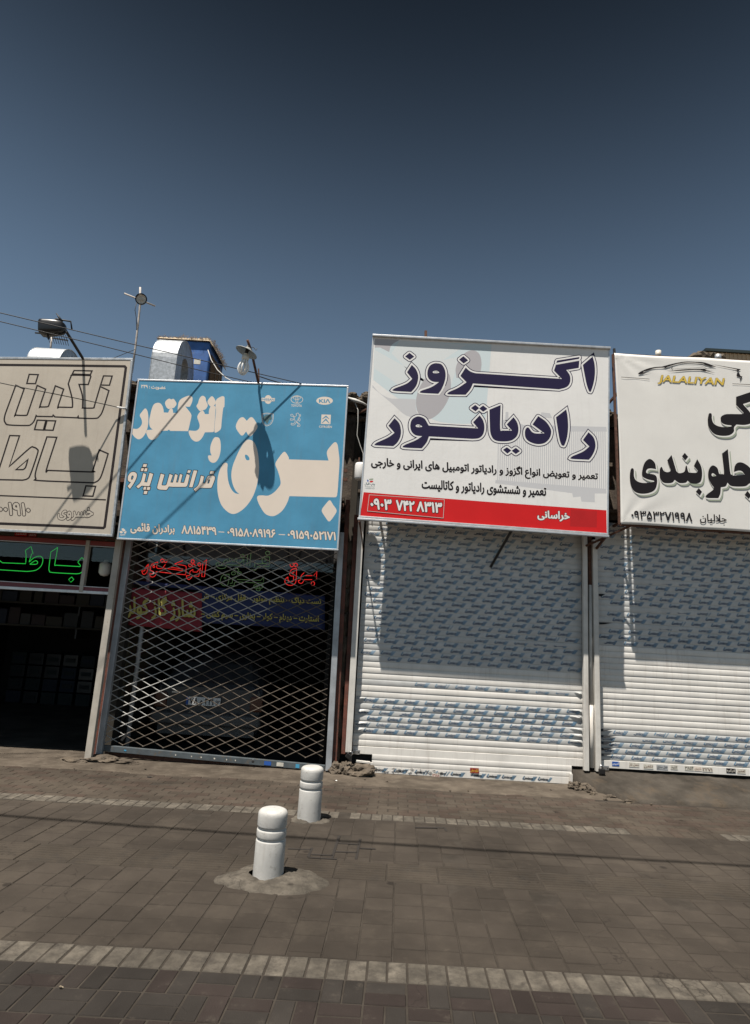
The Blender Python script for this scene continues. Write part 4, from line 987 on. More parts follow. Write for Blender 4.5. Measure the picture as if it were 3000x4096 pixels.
for c_ in range(8):
    for r_ in range(4):
        x = -7.4+c_*.36; z = .015+r_*.26
        o = bevel(MB().box(x, x+.3, 13.5, 13.8, z, z+.235).build('car_battery', ('black_p', 'carton1', 'carton4')[rsh.randrange(3)], org=(x+.15, 13.6, z)), .006)
        tag(o, 'dark car battery, %s in the %s stack from the left below the shelves' % (('bottom one', 'second up', 'third up', 'topmost')[r_], ORD[c_]), 'battery', 'batteries stacked below the shelves')
        b = MB(); b.box(x+.05, x+.25, 13.488, 13.499, z+.08, z+.16); link('label_strip', b.mesh('label_strip', (x+.15, 13.6, z)), 'carton%d' % rsh.choice((1, 4, 5)), o)

# ================================================================== SIGNBOARDS
def signboard(S, corners, m, label, frame='alu', back=.10, fw=.022, left_open=False, drape=0.):
    tl, bl, tr, br = corners; t = empty('signboard', ((bl[0]+br[0])/2, S, min(bl[1], br[1])), label, 'signboard')
    n = 24; b = MB(); v = []; f = []
    for y in (S, S+.012):
        for j in range(n//2+1):
            for i in range(n+1):
                u, w = i/n, j/(n//2); e = (Vector(bl)*(1-u)+Vector(br)*u)*(1-w)+(Vector(tl)*(1-u)+Vector(tr)*u)*w
                dy = 0
                v.append((e.x, y+dy, e.y))
    H_ = (n//2+1)*(n+1)
    for s in (0, 1):
        for j in range(n//2):
            for i in range(n): a = s*H_+j*(n+1)+i; q = (a, a+1, a+n+2, a+n+1); f.append(q if s == 0 else q[::-1])
    b.add(v, f); b.build('panel', m, t)
    for a, c in ((tl, tr), (bl, br), (tl, bl), (tr, br)):
        d = (Vector(c)-Vector(a)).normalized()*.012
        p = (a[0]-d.x, S+.02, a[1]-d.y); q = (c[0]+d.x, S+.02, c[1]+d.y)
        if (a, c) in ((tl, bl), (tr, br)): p = (a[0]+d.x*1.2, S+.02, a[1]+d.y*1.2); q = (c[0]-d.x*1.2, S+.02, c[1]-d.y*1.2)
        bb = MB(); bb.bar(p, q, fw, .05); bevel(bb.build('frame_bar', frame, t), .003)
    # back stays to the wall
    for x in (bl[0]+.25, br[0]-.25):
        for z in ((bl[1]+br[1])/2+.25, (tl[1]+tr[1])/2-.45):
            bb = MB(); bb.bar((x, S+.05, z), (x, 8.86, z-.02), .03, .03); bb.build('stay', 'rust', t)
    return t
def P_(t, Y, m, name='lettering'):
    class _C:
        def __enter__(s): s.p = Print(Y); return s.p
        def __exit__(s, *a): s.p.build(name, m, t)
    return _C()

# ---- 1 cream sign at the left
S1 = 8.12
x_ = -6.9
def ext_(a, b_, x): k = (b_[1]-a[1])/(b_[0]-a[0]); return (x, a[1]+k*(x-a[0]))
trx = (-3.481,8.12,5.328); brx = (-3.421,8.12,2.858); tlx = (-5.295,8.12,5.235); blx = (-4.879,8.12,2.845)
tr = (trx[0], trx[2]); br = (brx[0], brx[2]); tl = ext_((tlx[0], tlx[2]), tr, x_); bl = ext_((blx[0], blx[2]), br, x_)
s1 = signboard(S1, (tl, bl, tr, br), 'beige', 'beige signboard with hollow outlined lettering at the far left', 'galv', fw=.03)
with P_(s1, S1, 'grey_v') as p:
    W1 = .021
    for s in ("-3861,4903c -3734,4851c -3776,4564 -3812,4473 -3867,4442 -4089,4433c -4097,4462c -4105,4436c -4408,4430c -4436,4454c -4444,4432c -4654,4424c -4664,4434c -4679,4357 -4713,4305 -4769,4286 -5009,4280 -5062,4309 -5084,4358 -5083,4434c -5011,4851c -4889,4804c -4946,4442 -4937,4424 -4805,4428 -4784,4446c -4720,4866c -4597,4819c -4634,4578 -4622,4561 -4532,4569 -4517,4589c -4472,4875c -4352,4834c -4390,4584 -4379,4572c -4204,4579c -4194,4596 -4220,4716 -4301,4915c -4281,5022 -4254,5044 -4017,5054c -4009,5039c -4028,4921c -4153,4916c -4082,4750 -4057,4598 -4045,4580 -3913,4588 -3901,4607c",
              "-4268,5060c -4252,5113c -4005,5123c -4019,5067c", "-3837,5060c -3719,5064c -3737,4929c -3858,4925c", "-4855,5020c -4731,5023c -4748,4890c -4866,4885c",
              "-4639,4370c -4522,4373c -4533,4236c -4653,4235c", "-4507,4371c -4390,4375c -4404,4240c -4519,4238c",
              "-3745,4004c -3619,3958c -3662,3673 -3697,3585 -3750,3548c -4468,3535 -4525,3560 -4543,3620 -4535,3731c -4471,4143c -4339,4145c -4405,3696 -4385,3681c -3813,3694 -3791,3708c",
              "-4809,3666c -4674,3815c -4686,3710 -4710,3676 -4738,3670c", "-3850,3501c -3722,3501c -3738,3365c -3867,3363c"):
        p.ribbon(smooth(s, True, 5), W1, .0015)
    p.ribbon(smooth("-5062,3492c -5028,3701c -4971,4132c -4840,4136c -4904,3703c -4681,3966 -4627,3988 -4573,3963 -4559,3908 -4605,3617 -4636,3551 -4697,3528c -5347,3504c", False, 5), W1, .0015, False)
    # border lines
    for s, w in (("-6005,5099c -5641,5115c -4427,5177c -3568,5217c -3548,5198c -3536,4050c -3526,2966c -3541,2950c -4082,2945c -4893,2930c -5589,2916c", .036), ("-5660,3287c -4958,3302c -3560,3327c", .019)):
        p.ribbon([a[:2] for a in pts_of(s)], w, .0025, False)
for tx, q in (('خسروی', ((-4.175,3.171),(-4.152,3.024),(-3.712,3.217),(-3.685,3.031))), ('۰۹۱۵۸۰۰۱۹۱۰', ((-5.445,3.204),(-5.413,3.033),(-4.546,3.224),(-4.518,3.053)))):
    with P_(s1, S1, 'grey_v', 'lettering_outline') as p: p.text(tx, q, .0018, .03, .048)
    with P_(s1, S1, 'beige') as p: p.text(tx, q, .0030, .03)
# ---- 2 blue sign
S2 = 8.15
tl = (-3.364, 5.045); bl = (-3.347, 2.827); tr = (-0.476, 5.127); br = (-0.462, 2.846)
s2 = signboard(S2, (tl, bl, tr, br), 'blue', 'sky blue signboard with big cream lettering and six car emblems')
with P_(s2, S2, 'cream_v') as p:
    p.shapes(["-665,4048c -697,4166 -645,4262 -598,4311 -562,4284 -540,4186 -518,4042 -515,3818 -518,3579 -555,3546c -1151,3527c -1173,3436 -1223,3333 -1295,3265 -1361,3242 -1451,3270 -1533,3375 -1575,3462 -1571,3504 -1513,3516 -1435,3517 -1361,3565 -1308,3633 -1283,3691 -1300,3771 -1338,3871 -1376,3960 -1334,4055 -1281,4131 -1247,4122 -1206,4063 -1200,4033c",
              "-611,3503 -561,3442c -509,3365 -550,3273c -600,3215 -659,3277c -708,3359 -665,3442c",
              ("-1762,4278 -1689,4241 -1632,4120 -1593,3917 -1590,3713 -1630,3509 -1713,3354 -1820,3258 -1917,3249 -2034,3345 -2103,3501 -2128,3681 -2114,3824 -2074,3919 -2042,3935 -2016,3916 -2012,3830 -1985,3690 -1939,3587 -1883,3528 -1819,3516c -1874,3563 -1923,3653 -1952,3773 -1945,3896 -1912,4021 -1869,4143 -1819,4244", "-1795,4059 -1769,4060 -1739,4031 -1731,3995 -1764,3988 -1787,4018"),
              "-1873,4590 -1818,4543c -1773,4596 -1727,4578 -1665,4472 -1702,4382 -1757,4324 -1813,4390c -1857,4329 -1907,4363 -1960,4454 -1926,4562",
              "-3219,4636 -3181,4594 -3157,4492 -3150,4378 -3169,4285 -3204,4220 -3249,4193 -3301,4215 -3346,4263 -3362,4302 -3350,4337 -3295,4337 -3256,4366 -3235,4418 -3248,4475 -3280,4533 -3261,4578",
              "-3044,4728 -3003,4704 -2974,4653 -2959,4594c -2899,4594c -2885,4641 -2863,4660 -2841,4638 -2832,4595c -2772,4599c -2777,4677 -2772,4759 -2740,4807 -2667,4849 -2624,4855 -2593,4828 -2592,4770 -2612,4704 -2633,4695 -2677,4699c -2608,4624c -2578,4573 -2585,4469 -2598,4348c -2837,4337c -2861,4355c -2876,4339c -2956,4330c -2982,4274 -3009,4227 -3065,4195 -3116,4214 -3154,4275 -3164,4314 -3147,4330 -3078,4341c -3121,4379 -3142,4459 -3137,4551 -3127,4644 -3102,4709",
              "-2909,4797 -2880,4787 -2854,4798 -2830,4778 -2800,4728 -2823,4676 -2849,4663 -2865,4662 -2897,4647 -2933,4673 -2959,4730 -2943,4772",
              "-2318,4730 -2273,4725 -2259,4662 -2248,4364c -2261,4354c -2369,4345c -2394,4275 -2431,4222 -2479,4207 -2531,4233 -2570,4287 -2588,4332 -2583,4357 -2545,4357 -2491,4360 -2456,4391 -2451,4443 -2473,4499 -2496,4555 -2485,4602 -2447,4653 -2418,4641 -2397,4605c -2343,4608c -2348,4657 -2337,4704",
              "-2454,4866 -2418,4844 -2402,4793 -2373,4736 -2390,4683 -2431,4656 -2468,4644 -2498,4671 -2525,4713 -2508,4757 -2502,4804 -2485,4846",
              "-2190,4876 -2161,4868 -2152,4831 -2144,4727 -2157,4703 -2159,4530 -2158,4415 -2186,4373 -2217,4352 -2239,4358 -2248,4455 -2251,4651 -2262,4708 -2269,4789 -2252,4837",
              "-2204,4286 -2165,4272 -2139,4199 -2130,4098 -2142,4007 -2173,3944 -2215,3924 -2260,3944 -2287,3993 -2286,4021 -2263,4026 -2245,4026 -2267,4079 -2272,4157 -2254,4238 -2231,4279"], .0015)
with P_(s2, S2, 'cream_v') as p: p.shapes(["-2329,4867 -2296,4840 -2268,4784 -2285,4736 -2322,4716 -2351,4732 -2382,4782 -2362,4836"], .0022)
FP = [("-2259,3738c -2201,3747 -2170,3732 -2168,3693 -2191,3604 -2215,3577 -2348,3572c -2401,3514c -2431,3545c -2374,3609 -2354,3738c -2314,3727c -2323,3634c -2285,3633c -2276,3698", "-2248,3689c -2225,3692c -2235,3636c -2259,3635c"), "-2234,3806c -2182,3806c -2190,3767c -2241,3769c",
      "-2460,3804c -2412,3803c -2450,3572c -2495,3572c", "-2546,3749c -2506,3734c -2521,3600 -2541,3572c -2711,3562c -2765,3564c -2787,3519 -2813,3514c -2888,3516 -2915,3533 -2916,3566c -2893,3733c -2843,3720c -2864,3586c -2858,3573c -2810,3576 -2796,3595c -2775,3735c -2731,3721c -2751,3620c -2718,3619c -2700,3739c -2666,3725c -2676,3624c -2649,3626c -2636,3743c -2603,3734c -2617,3625c -2569,3625c", "-2536,3803c -2498,3801c -2505,3767c -2542,3766c",
      "-3044,3735c -2994,3722c -3018,3571 -3032,3551c -3128,3553c -3166,3513c -3196,3538c -3145,3602 -3127,3725c -3088,3714c -3097,3603c -3060,3602c", "-3140,3852c -3094,3852c -3100,3813c -3146,3813c", "-3160,3794c -3127,3794c -3133,3754c -3165,3754c", "-3114,3794c -3079,3795c -3084,3753c -3120,3753c",
      "-3094,3539c -3062,3540c -3066,3501c -3100,3501c", "-3049,3539c -3009,3540c -3014,3501c -3054,3501c", "-3082,3484c -3039,3484c -3045,3443c -3087,3443c",
      ("-3291,3726 -3249,3734 -3213,3709 -3211,3653 -3238,3574 -3277,3501c -3313,3535c -3275,3592c -3313,3609 -3324,3658 -3314,3697", "-3277,3677 -3258,3684 -3250,3662 -3264,3625 -3279,3638")]
with P_(s2, S2, 'grey_v', 'lettering_outline') as p:
    for k, it in enumerate(FP): p.shapes([it], .0010+.0002*k, .009)
with P_(s2, S2, 'cream_v') as p: p.shapes(FP, .0060)
for tx, q in (('برادران قائمی', ((-3.211,3.052),(-3.191,2.902),(-2.625,3.053),(-2.609,2.916))), ('۸۸۱۵۴۳۹', ((-2.536,3.054),(-2.523,2.937),(-2.075,3.054),(-2.063,2.944))), ('۰۹۱۵۸۰۸۹۱۹۶', ((-1.932,3.054),(-1.92,2.941),(-1.297,3.068),(-1.287,2.954))), ('۰۹۱۵۹۰۵۲۱۷۱', ((-1.139,3.071),(-1.129,2.956),(-0.5,3.083),(-0.492,2.966))), ):
    with P_(s2, S2, 'grey_v', 'lettering_outline') as p: p.text(tx, q, .0012, .035, .035)
    with P_(s2, S2, 'cream_v') as p: p.text(tx, q, .0026, .035)
with P_(s2, S2, 'cream_v') as p:
    for s in ("-2042,2997c -1965,2997c -1964,2987c -2041,2987c", "-1249,3008c -1164,3009c -1164,2999c -1249,2998c"): p.shapes([s], .002)
    p.text('عضویت : ۳۴۹', ((-3.319,4.976),(-3.311,4.912),(-2.981,4.983),(-2.973,4.915)), .002, .03)
    # printer's mark bottom left
    p.shapes(["-3336,2921 -3310,2930 -3291,2906 -3319,2898", "-3314,2958 -3288,2963 -3261,2937 -3290,2924", "-3277,2913 -3248,2930 -3249,2903 -3267,2898"], .002)
    p.text('۸۵۴۳۲', ((-3.327,2.886),(-3.325,2.867),(-3.254,2.889),(-3.251,2.867)), .002, .03)
# emblems
def emb(m, fn):
    with P_(s2, S2, m, 'emblem') as p: fn(p)
emb('cream_v', lambda p: p.shapes(["-1506,4870 -1506,4850 -1512,4832 -1522,4817 -1535,4807 -1550,4803 -1565,4806 -1580,4814 -1592,4827 -1601,4844 -1605,4863 -1604,4883 -1599,4901 -1589,4916 -1576,4926 -1561,4930 -1545,4928 -1531,4919 -1518,4906 -1510,4889"], .0012).shapes(["-1646,4886c -1464,4893c -1464,4846c -1644,4838c"], .0060))
emb('cream_v', lambda p: p.shapes([("-1078,4896 -1080,4877 -1091,4861 -1108,4847 -1131,4837 -1157,4833 -1183,4834 -1207,4841 -1226,4852 -1240,4868 -1245,4885 -1243,4904 -1232,4920 -1215,4934 -1192,4944 -1166,4949 -1140,4947 -1116,4940 -1096,4929 -1083,4913", "-1084,4895 -1087,4879 -1097,4864 -1113,4852 -1134,4844 -1157,4840 -1181,4841 -1203,4847 -1221,4857 -1233,4870 -1239,4886 -1236,4902 -1226,4917 -1210,4929 -1189,4938 -1166,4942 -1141,4940 -1119,4935 -1101,4924 -1089,4911")], .0012).shapes([("-1108,4917 -1111,4909 -1118,4902 -1129,4896 -1144,4892 -1161,4890 -1178,4890 -1194,4892 -1206,4897 -1215,4903 -1218,4910 -1216,4918 -1209,4925 -1197,4931 -1182,4935 -1165,4937 -1148,4937 -1133,4935 -1120,4930 -1112,4924", "-1115,4916 -1117,4911 -1123,4905 -1134,4901 -1147,4898 -1162,4896 -1177,4896 -1190,4897 -1201,4901 -1209,4905 -1211,4910 -1209,4916 -1203,4921 -1193,4926 -1179,4929 -1165,4931 -1150,4931 -1136,4929 -1125,4926 -1118,4922")], .0040).shapes([("-1143,4892 -1143,4875 -1144,4860 -1147,4849 -1152,4841 -1157,4838 -1163,4840 -1169,4847 -1174,4859 -1177,4873 -1180,4889 -1180,4906 -1179,4921 -1176,4933 -1171,4940 -1166,4943 -1160,4941 -1154,4934 -1149,4922 -1145,4908", "-1150,4891 -1149,4877 -1150,4864 -1152,4853 -1154,4847 -1158,4844 -1161,4846 -1165,4853 -1169,4863 -1171,4875 -1173,4890 -1174,4904 -1173,4917 -1171,4928 -1169,4935 -1165,4937 -1161,4935 -1158,4929 -1154,4918 -1152,4906")], .0070))
emb('cream_v', lambda p: p.shapes(["-668,4903 -672,4885 -687,4868 -711,4853 -742,4843 -776,4838 -812,4839 -844,4845 -869,4857 -887,4872 -894,4889 -889,4907 -875,4925 -850,4939 -820,4949 -785,4954 -750,4953 -718,4947 -692,4936 -674,4921"], .0012))
emb('cream_v', lambda p: p.ribbon(smooth("-1619,4656c -1546,4670 -1466,4661c -1464,4574 -1490,4512 -1542,4484c -1590,4515 -1616,4582"), .006, .0012))
emb('cream_v', lambda p: p.ribbon(smooth("-1608,4646c -1545,4658 -1477,4650c -1476,4578 -1500,4524 -1543,4498c -1582,4524 -1606,4583"), .003, .0030))
emb('cream_v', lambda p: p.ribbon(smooth("-1173,4670 -1167,4649 -1151,4654 -1148,4672 -1157,4682 -1133,4697 -1120,4687 -1113,4670 -1094,4675 -1096,4649 -1112,4661 -1105,4631 -1092,4601 -1103,4579 -1117,4600 -1104,4627 -1120,4630 -1124,4599 -1140,4576 -1113,4552 -1094,4536 -1089,4510 -1117,4501 -1127,4515 -1111,4519 -1116,4535 -1143,4568 -1161,4527 -1193,4519 -1210,4524 -1208,4546 -1185,4535 -1160,4571 -1167,4597 -1195,4591 -1224,4587 -1227,4608 -1200,4606 -1172,4609 -1191,4643 -1220,4646 -1229,4667 -1206,4675 -1186,4648 -1166,4636", True, 2), .0055, .0012))
emb('cream_v', lambda p: p.shapes(["-808,4695c -679,4699c -677,4563c -806,4559c"], .0012))
emb('cream_v', lambda p: p.text('TOYOTA', ((-1.234,4.816),(-1.232,4.782),(-1.088,4.822),(-1.086,4.788)), .0012, .02, rtl=False))
emb('cream_v', lambda p: p.text('CITROËN', ((-0.831,4.541),(-0.828,4.503),(-0.656,4.548),(-0.654,4.51)), .0012, .02, rtl=False))
emb('blue', lambda p: p.text('NISSAN', ((-1.636,4.879),(-1.633,4.849),(-1.474,4.885),(-1.471,4.854)), .0090, .02, rtl=False))
emb('blue', lambda p: p.text('KI\u039B', ((-0.859,4.918),(-0.855,4.863),(-0.704,4.924),(-0.7,4.868)), .0050, .03, rtl=False))
emb('blue', lambda p: p.shapes(["-745,4685c -697,4638c -704,4636c -745,4661c -786,4631c -796,4632c"], .0050))
emb('blue', lambda p: p.shapes(["-744,4643c -689,4576c -697,4574c -744,4616c -788,4573c -797,4573c"], .0050))
emb('teal_v', lambda p: p.shapes(["-1599,4570 -1597,4605 -1568,4638 -1519,4648c -1497,4638 -1482,4599 -1492,4574c -1513,4584c -1523,4553 -1536,4511c -1557,4538 -1578,4563"], .0050))
# ---- 3 big white sign
S3 = 8.13
tl = (-0.166, 5.873); bl = (-0.201, 3.302); tr = (3.151, 5.89); br = (3.084, 3.259)
s3 = signboard(S3, (tl, bl, tr, br), 'white', 'large white signboard with navy lettering and a red band at its foot')
bb = MB(); bb.bar((-0.177,8.12,5.886), (3.162,8.12,5.901), .03, .06); bevel(bb.build('top_rail', 'alu', s3), .005)
bb = MB(); bb.bar((-0.225,8.12,3.265), (3.093,8.12,3.224), .028, .06); bevel(bb.build('bottom_rail', 'alu', s3), .005)
with P_(s3, S3, 'pale1', 'artwork') as p: p.shapes(["-139,5829c 1496,5868c 1438,4770c 1315,4691 951,4669 676,4724 254,4963 -129,5233c"], .0008)
with P_(s3, S3, 'pale4', 'artwork') as p: p.shapes(["211,5846c 1146,5834c 828,5589c 1336,5732c 1017,5476c 934,5175c 516,5272 104,5644c", "-131,5679c 299,5456c 657,5207 546,5103 291,5136 124,5248c -127,5405c"], .0011)
for sh_ in ("-140,5850c 210,5856c 98,5769 68,5661c -63,5721c -137,5714c", "1253,5760 1337,5695 1363,5547 1332,5396 1252,5342c 1021,5333c 1005,5475 1059,5628 1149,5728", "904,5395 943,5274 937,5078 853,4879 743,4752 631,4702 538,4752 487,4857 477,5001 520,5175 628,5353 763,5436"):
    with P_(s3, S3, 'pale2', 'artwork') as p: p.shapes([sh_], .0020)
for k_, sh_ in enumerate(("-136,5159c -26,5044 115,4979 253,4983 470,4986c 490,4809 585,4718c 356,4740 142,4908 -134,5122c", "1590,4588c 1632,4758c 1826,4765c 1952,4705c 3092,4746c 3096,4679c", "1591,3909c 3078,3871c 3077,3809c 2921,3800c 2920,3679c 2742,3679c 2731,3747c 2631,3730c 2620,3786c 1585,3863c", "2202,4901c 2317,4896c 2351,4825c 2180,4827c", "1710,4878c 1749,4880c 1751,4753c 1706,4750c")):
    with P_(s3, S3, 'pale3', 'artwork') as p: p.shapes([sh_], .0014)
st0 = (1.611,8.13,4.558); st1 = (3.093,8.13,4.647); stz0 = 3.874; stz1 = 3.864; stt0 = 4.604; stt1 = 4.676
with P_(s3, S3, 'pale3', 'radiator_lines') as p:
    for k in range(52):
        u = k/52; x = st0[0]+(st1[0]-st0[0])*u; a = stz0+(stz1-stz0)*u; c = stt0+(stt1-stt0)*u; w = .014
        p.add([(x, S3-.0003, a), (x+w, S3-.0003, a), (x+w, S3-.0003, c), (x, S3-.0003, c)], [(0, 1, 2, 3)])
BIG = ["1144,5494c 1203,5444 1274,5420 1343,5418c 2486,5408c 2374,5525c 2399,5611c 2728,5693c 2719,5587c 2544,5545c 2596,5462 2596,5363 2549,5293 2445,5253c 1249,5266c 1216,5180 1153,5094c 926,5085 905,5100 936,5127c 1049,5189 1162,5278c 1073,5366c",
       "1107,5662c 1174,5604c 1113,5554c 1048,5608c",
       ("737,5533 807,5519 856,5441 869,5343 851,5244 814,5144 776,5085c 549,5084 526,5102 556,5122c 681,5178 782,5258c 701,5259 642,5292 616,5352 619,5427 645,5490 691,5524", "687,5400 706,5417 747,5422 780,5397 742,5385 702,5385"),
       "393,5487c 451,5429 487,5344 487,5258 462,5171 403,5089c 169,5090 149,5107 182,5132c 334,5206 409,5281c 332,5374c", "353,5665c 422,5613c 361,5562c 294,5608c",
       "2915,5768c 2941,5657 2945,5520 2926,5383 2889,5258 2872,5243 2855,5262 2821,5377 2777,5634c",
       "193,4695c 259,4627 288,4533 285,4438 249,4353 196,4297c -35,4294 -56,4309 -26,4335c 122,4417 203,4487c 115,4582c",
       ("532,4739 602,4713 644,4650 663,4618c 1339,4617c 1267,4702c 1355,4807c 1405,4732 1424,4638 1409,4542 1354,4481 1264,4464c 672,4464c 644,4377 582,4289c 352,4286 326,4303 363,4331c 496,4398 582,4462c 493,4469 434,4518 412,4600 429,4685 482,4730", "484,4605 509,4624 543,4620 576,4596 533,4586 499,4588"),
       "1291,4954c 1345,4911c 1296,4861c 1233,4904c", "1398,4952c 1460,4906c 1400,4862c 1346,4905c",
       "1640,4973c 1639,4633 1671,4607c 1802,4613c 1727,4698c 1819,4808c 1869,4736 1889,4642 1871,4546 1810,4483 1731,4457 1617,4453 1549,4479 1508,4559 1497,4678 1486,4896c",
       "1735,4374c 1795,4331c 1742,4284c 1683,4334c", "1856,4373c 1913,4330c 1857,4285c 1800,4327c",
       "2157,4844c 2262,4772 2325,4680 2336,4609 2308,4525 2240,4461 2139,4443 2036,4473 1985,4529 1978,4612 1995,4660 2023,4672 2052,4638 2081,4606 2138,4592 2246,4602c 2080,4719c",
       "2542,4964c 2561,4862 2568,4707 2552,4563 2518,4454 2495,4441 2473,4458 2444,4557 2401,4841c",
       "2846,4654c 2914,4585 2939,4492 2929,4408 2888,4318 2846,4263c 2622,4262 2600,4278 2634,4306c 2770,4375 2855,4451c 2769,4538c"]
BAR = "2417,5677c 2732,5750c 2723,5721c 2406,5642c"
with P_(s3, S3, 'navy', 'lettering_outline') as p:
    for k, it in enumerate(BIG+[BAR]): p.shapes([it], .0022+.0003*k, .0350, .012)
with P_(s3, S3, 'white', 'lettering_halo') as p:
    for k, it in enumerate(BIG+[BAR]): p.shapes([it], .0090+.0003*k, .0235, .010)
with P_(s3, S3, 'navy') as p:
    p.shapes(BIG+[BAR], .016, 0., .004)
for tx, q in (('تعمیر و تعویض انواع اگزوز و رادیاتور اتومبیل های ایرانی و خارجی', ((-0.098,4.145),(-0.086,3.943),(2.97,4.107),(2.968,3.945))), ('تعمیر و شستشوی رادیاتور و کاتالیست', ((0.598,3.862),(0.605,3.69),(2.274,3.858),(2.274,3.686)))):
    with P_(s3, S3, 'white', 'lettering_halo') as p: p.text(tx, q, .0030, .045, .05)
    with P_(s3, S3, 'black_v') as p: p.text(tx, q, .0046, .045)
with P_(s3, S3, 'red_v', 'red_band') as p: p.shapes(["-166,3635c 1430,3602c 3074,3579c 3073,3271c 1438,3287c -195,3308c"], .0018)
with P_(s3, S3, 'darkred_v', 'patch') as p: p.shapes(["2596,3562c 2949,3560c 2942,3339c 2589,3332c"], .0026)
pt = MB(); q = "-89,3603c 913,3594c 906,3345c -102,3381c"
with P_(s3, S3, 'red_v', 'phone_plate') as p: p.shapes([q], .030)
with P_(s3, S3, 'wire_w', 'plate_edge') as p: p.ribbon([a[:2] for a in pts_of(q)], .006, .034)
for tx, q, lf in (('۰۹۰۳', ((-0.073,3.559),(-0.064,3.405),(0.211,3.557),(0.219,3.408)), .040), ('۷۴۲', ((0.267,3.556),(0.274,3.409),(0.518,3.553),(0.524,3.408)), .040), ('۸۳۱۳', ((0.544,3.554),(0.55,3.41),(0.884,3.552),(0.889,3.407)), .040), ('خراسانی', ((2.153,3.527),(2.154,3.392),(2.585,3.534),(2.584,3.39)), .004)):
    with P_(s3, S3, 'black_v', 'lettering_outline') as p: p.text(tx, q, lf, .04, .045)
    with P_(s3, S3, 'white') as p: p.text(tx, q, lf+.0016, .04)
with P_(s3, S3, 'teal_v', 'printer_mark') as p:
    p.text('چاپ اقبال', ((-0.161,3.771),(-0.158,3.725),(-0.023,3.772),(-0.02,3.726)), .002, .03); p.text('۰۹۱۵۵۷۳۳', ((-0.158,3.718),(-0.157,3.704),(-0.024,3.719),(-0.024,3.705)), .002, .02); p.text('۰۹۱۵۵۲۸۴', ((-0.157,3.695),(-0.156,3.682),(-0.023,3.696),(-0.022,3.683)), .002, .02)
for m, s in (('green_v', "-104,3820 -48,3830 -58,3807 -92,3802"), ('red_v', "-95,3791 -47,3798 -59,3777 -85,3773"), ('sticker_blue', "-132,3811 -109,3799 -117,3776 -126,3789")):
    with P_(s3, S3, m, 'printer_mark') as p: p.shapes([s], .002)
# ---- 4 right cream banner sign
S4 = 8.15
trx = (5.141,8.15,5.864); brx = (4.99,8.15,3.394); tlx = (3.229,8.15,5.851); blx = (3.273,8.15,3.408)
tl = (tlx[0], tlx[2]); bl = (blx[0], blx[2]); tr = ext_(tl, (trx[0], trx[2]), 6.8); br = ext_(bl, (brx[0], brx[2]), 6.8)
s4 = empty('signboard', ((bl[0]+br[0])/2, S4, bl[1]), 'off white cloth signboard with black lettering and a car drawing at the far right', 'signboard')
def pull(u, w):   # creases radiating from the tied corners
    d = 0
    for cu, cw in ((0, 0), (0, 1)):
        r = math.hypot(u-cu, (w-cw)*.8); a = math.atan2((w-cw), (u-cu+1e-6)); d += .010*math.sin(a*13)*math.exp(-r*9)
    return d
b = MB(); v = []; f = []; nx, ny = 110, 60
for j in range(ny+1):
    for i in range(nx+1):
        u, w = i/nx, j/ny; e = (Vector(bl)*(1-u)+Vector(br)*u)*(1-w)+(Vector(tl)*(1-u)+Vector(tr)*u)*w
        pinch = .018*math.exp(-u*60)*math.sin(w*math.pi)
        v.append((e.x+pinch, S4+.004+pull(u, w)*.8, e.y-.012*math.exp(-(1-w)*40)*abs(math.sin(u*9))+.01*math.exp(-w*40)*abs(math.sin(u*11))))
for j in range(ny):
    for i in range(nx): a = j*(nx+1)+i; f.append((a, a+1, a+nx+2, a+nx+1))
b.add(v, f, True); o = b.build('banner_cloth', 'sign3', s4); md = o.modifiers.new('thick', 'SOLIDIFY'); md.thickness = .003; md.offset = 1
for a, c in ((tl, tr), (bl, br), (tl, bl)):
    bb = MB(); bb.bar((a[0], S4+.05, a[1]), (c[0], S4+.05, c[1]), .03, .03); bb.build('frame_bar', 'rust', s4)
for x in (bl[0]+.12, 4.9):
    for z in (bl[1]+.1, tl[1]-.45): bb = MB(); bb.bar((x, S4+.06, z), (x, 8.86, z-.03), .03, .03); bb.build('stay', 'rust', s4)
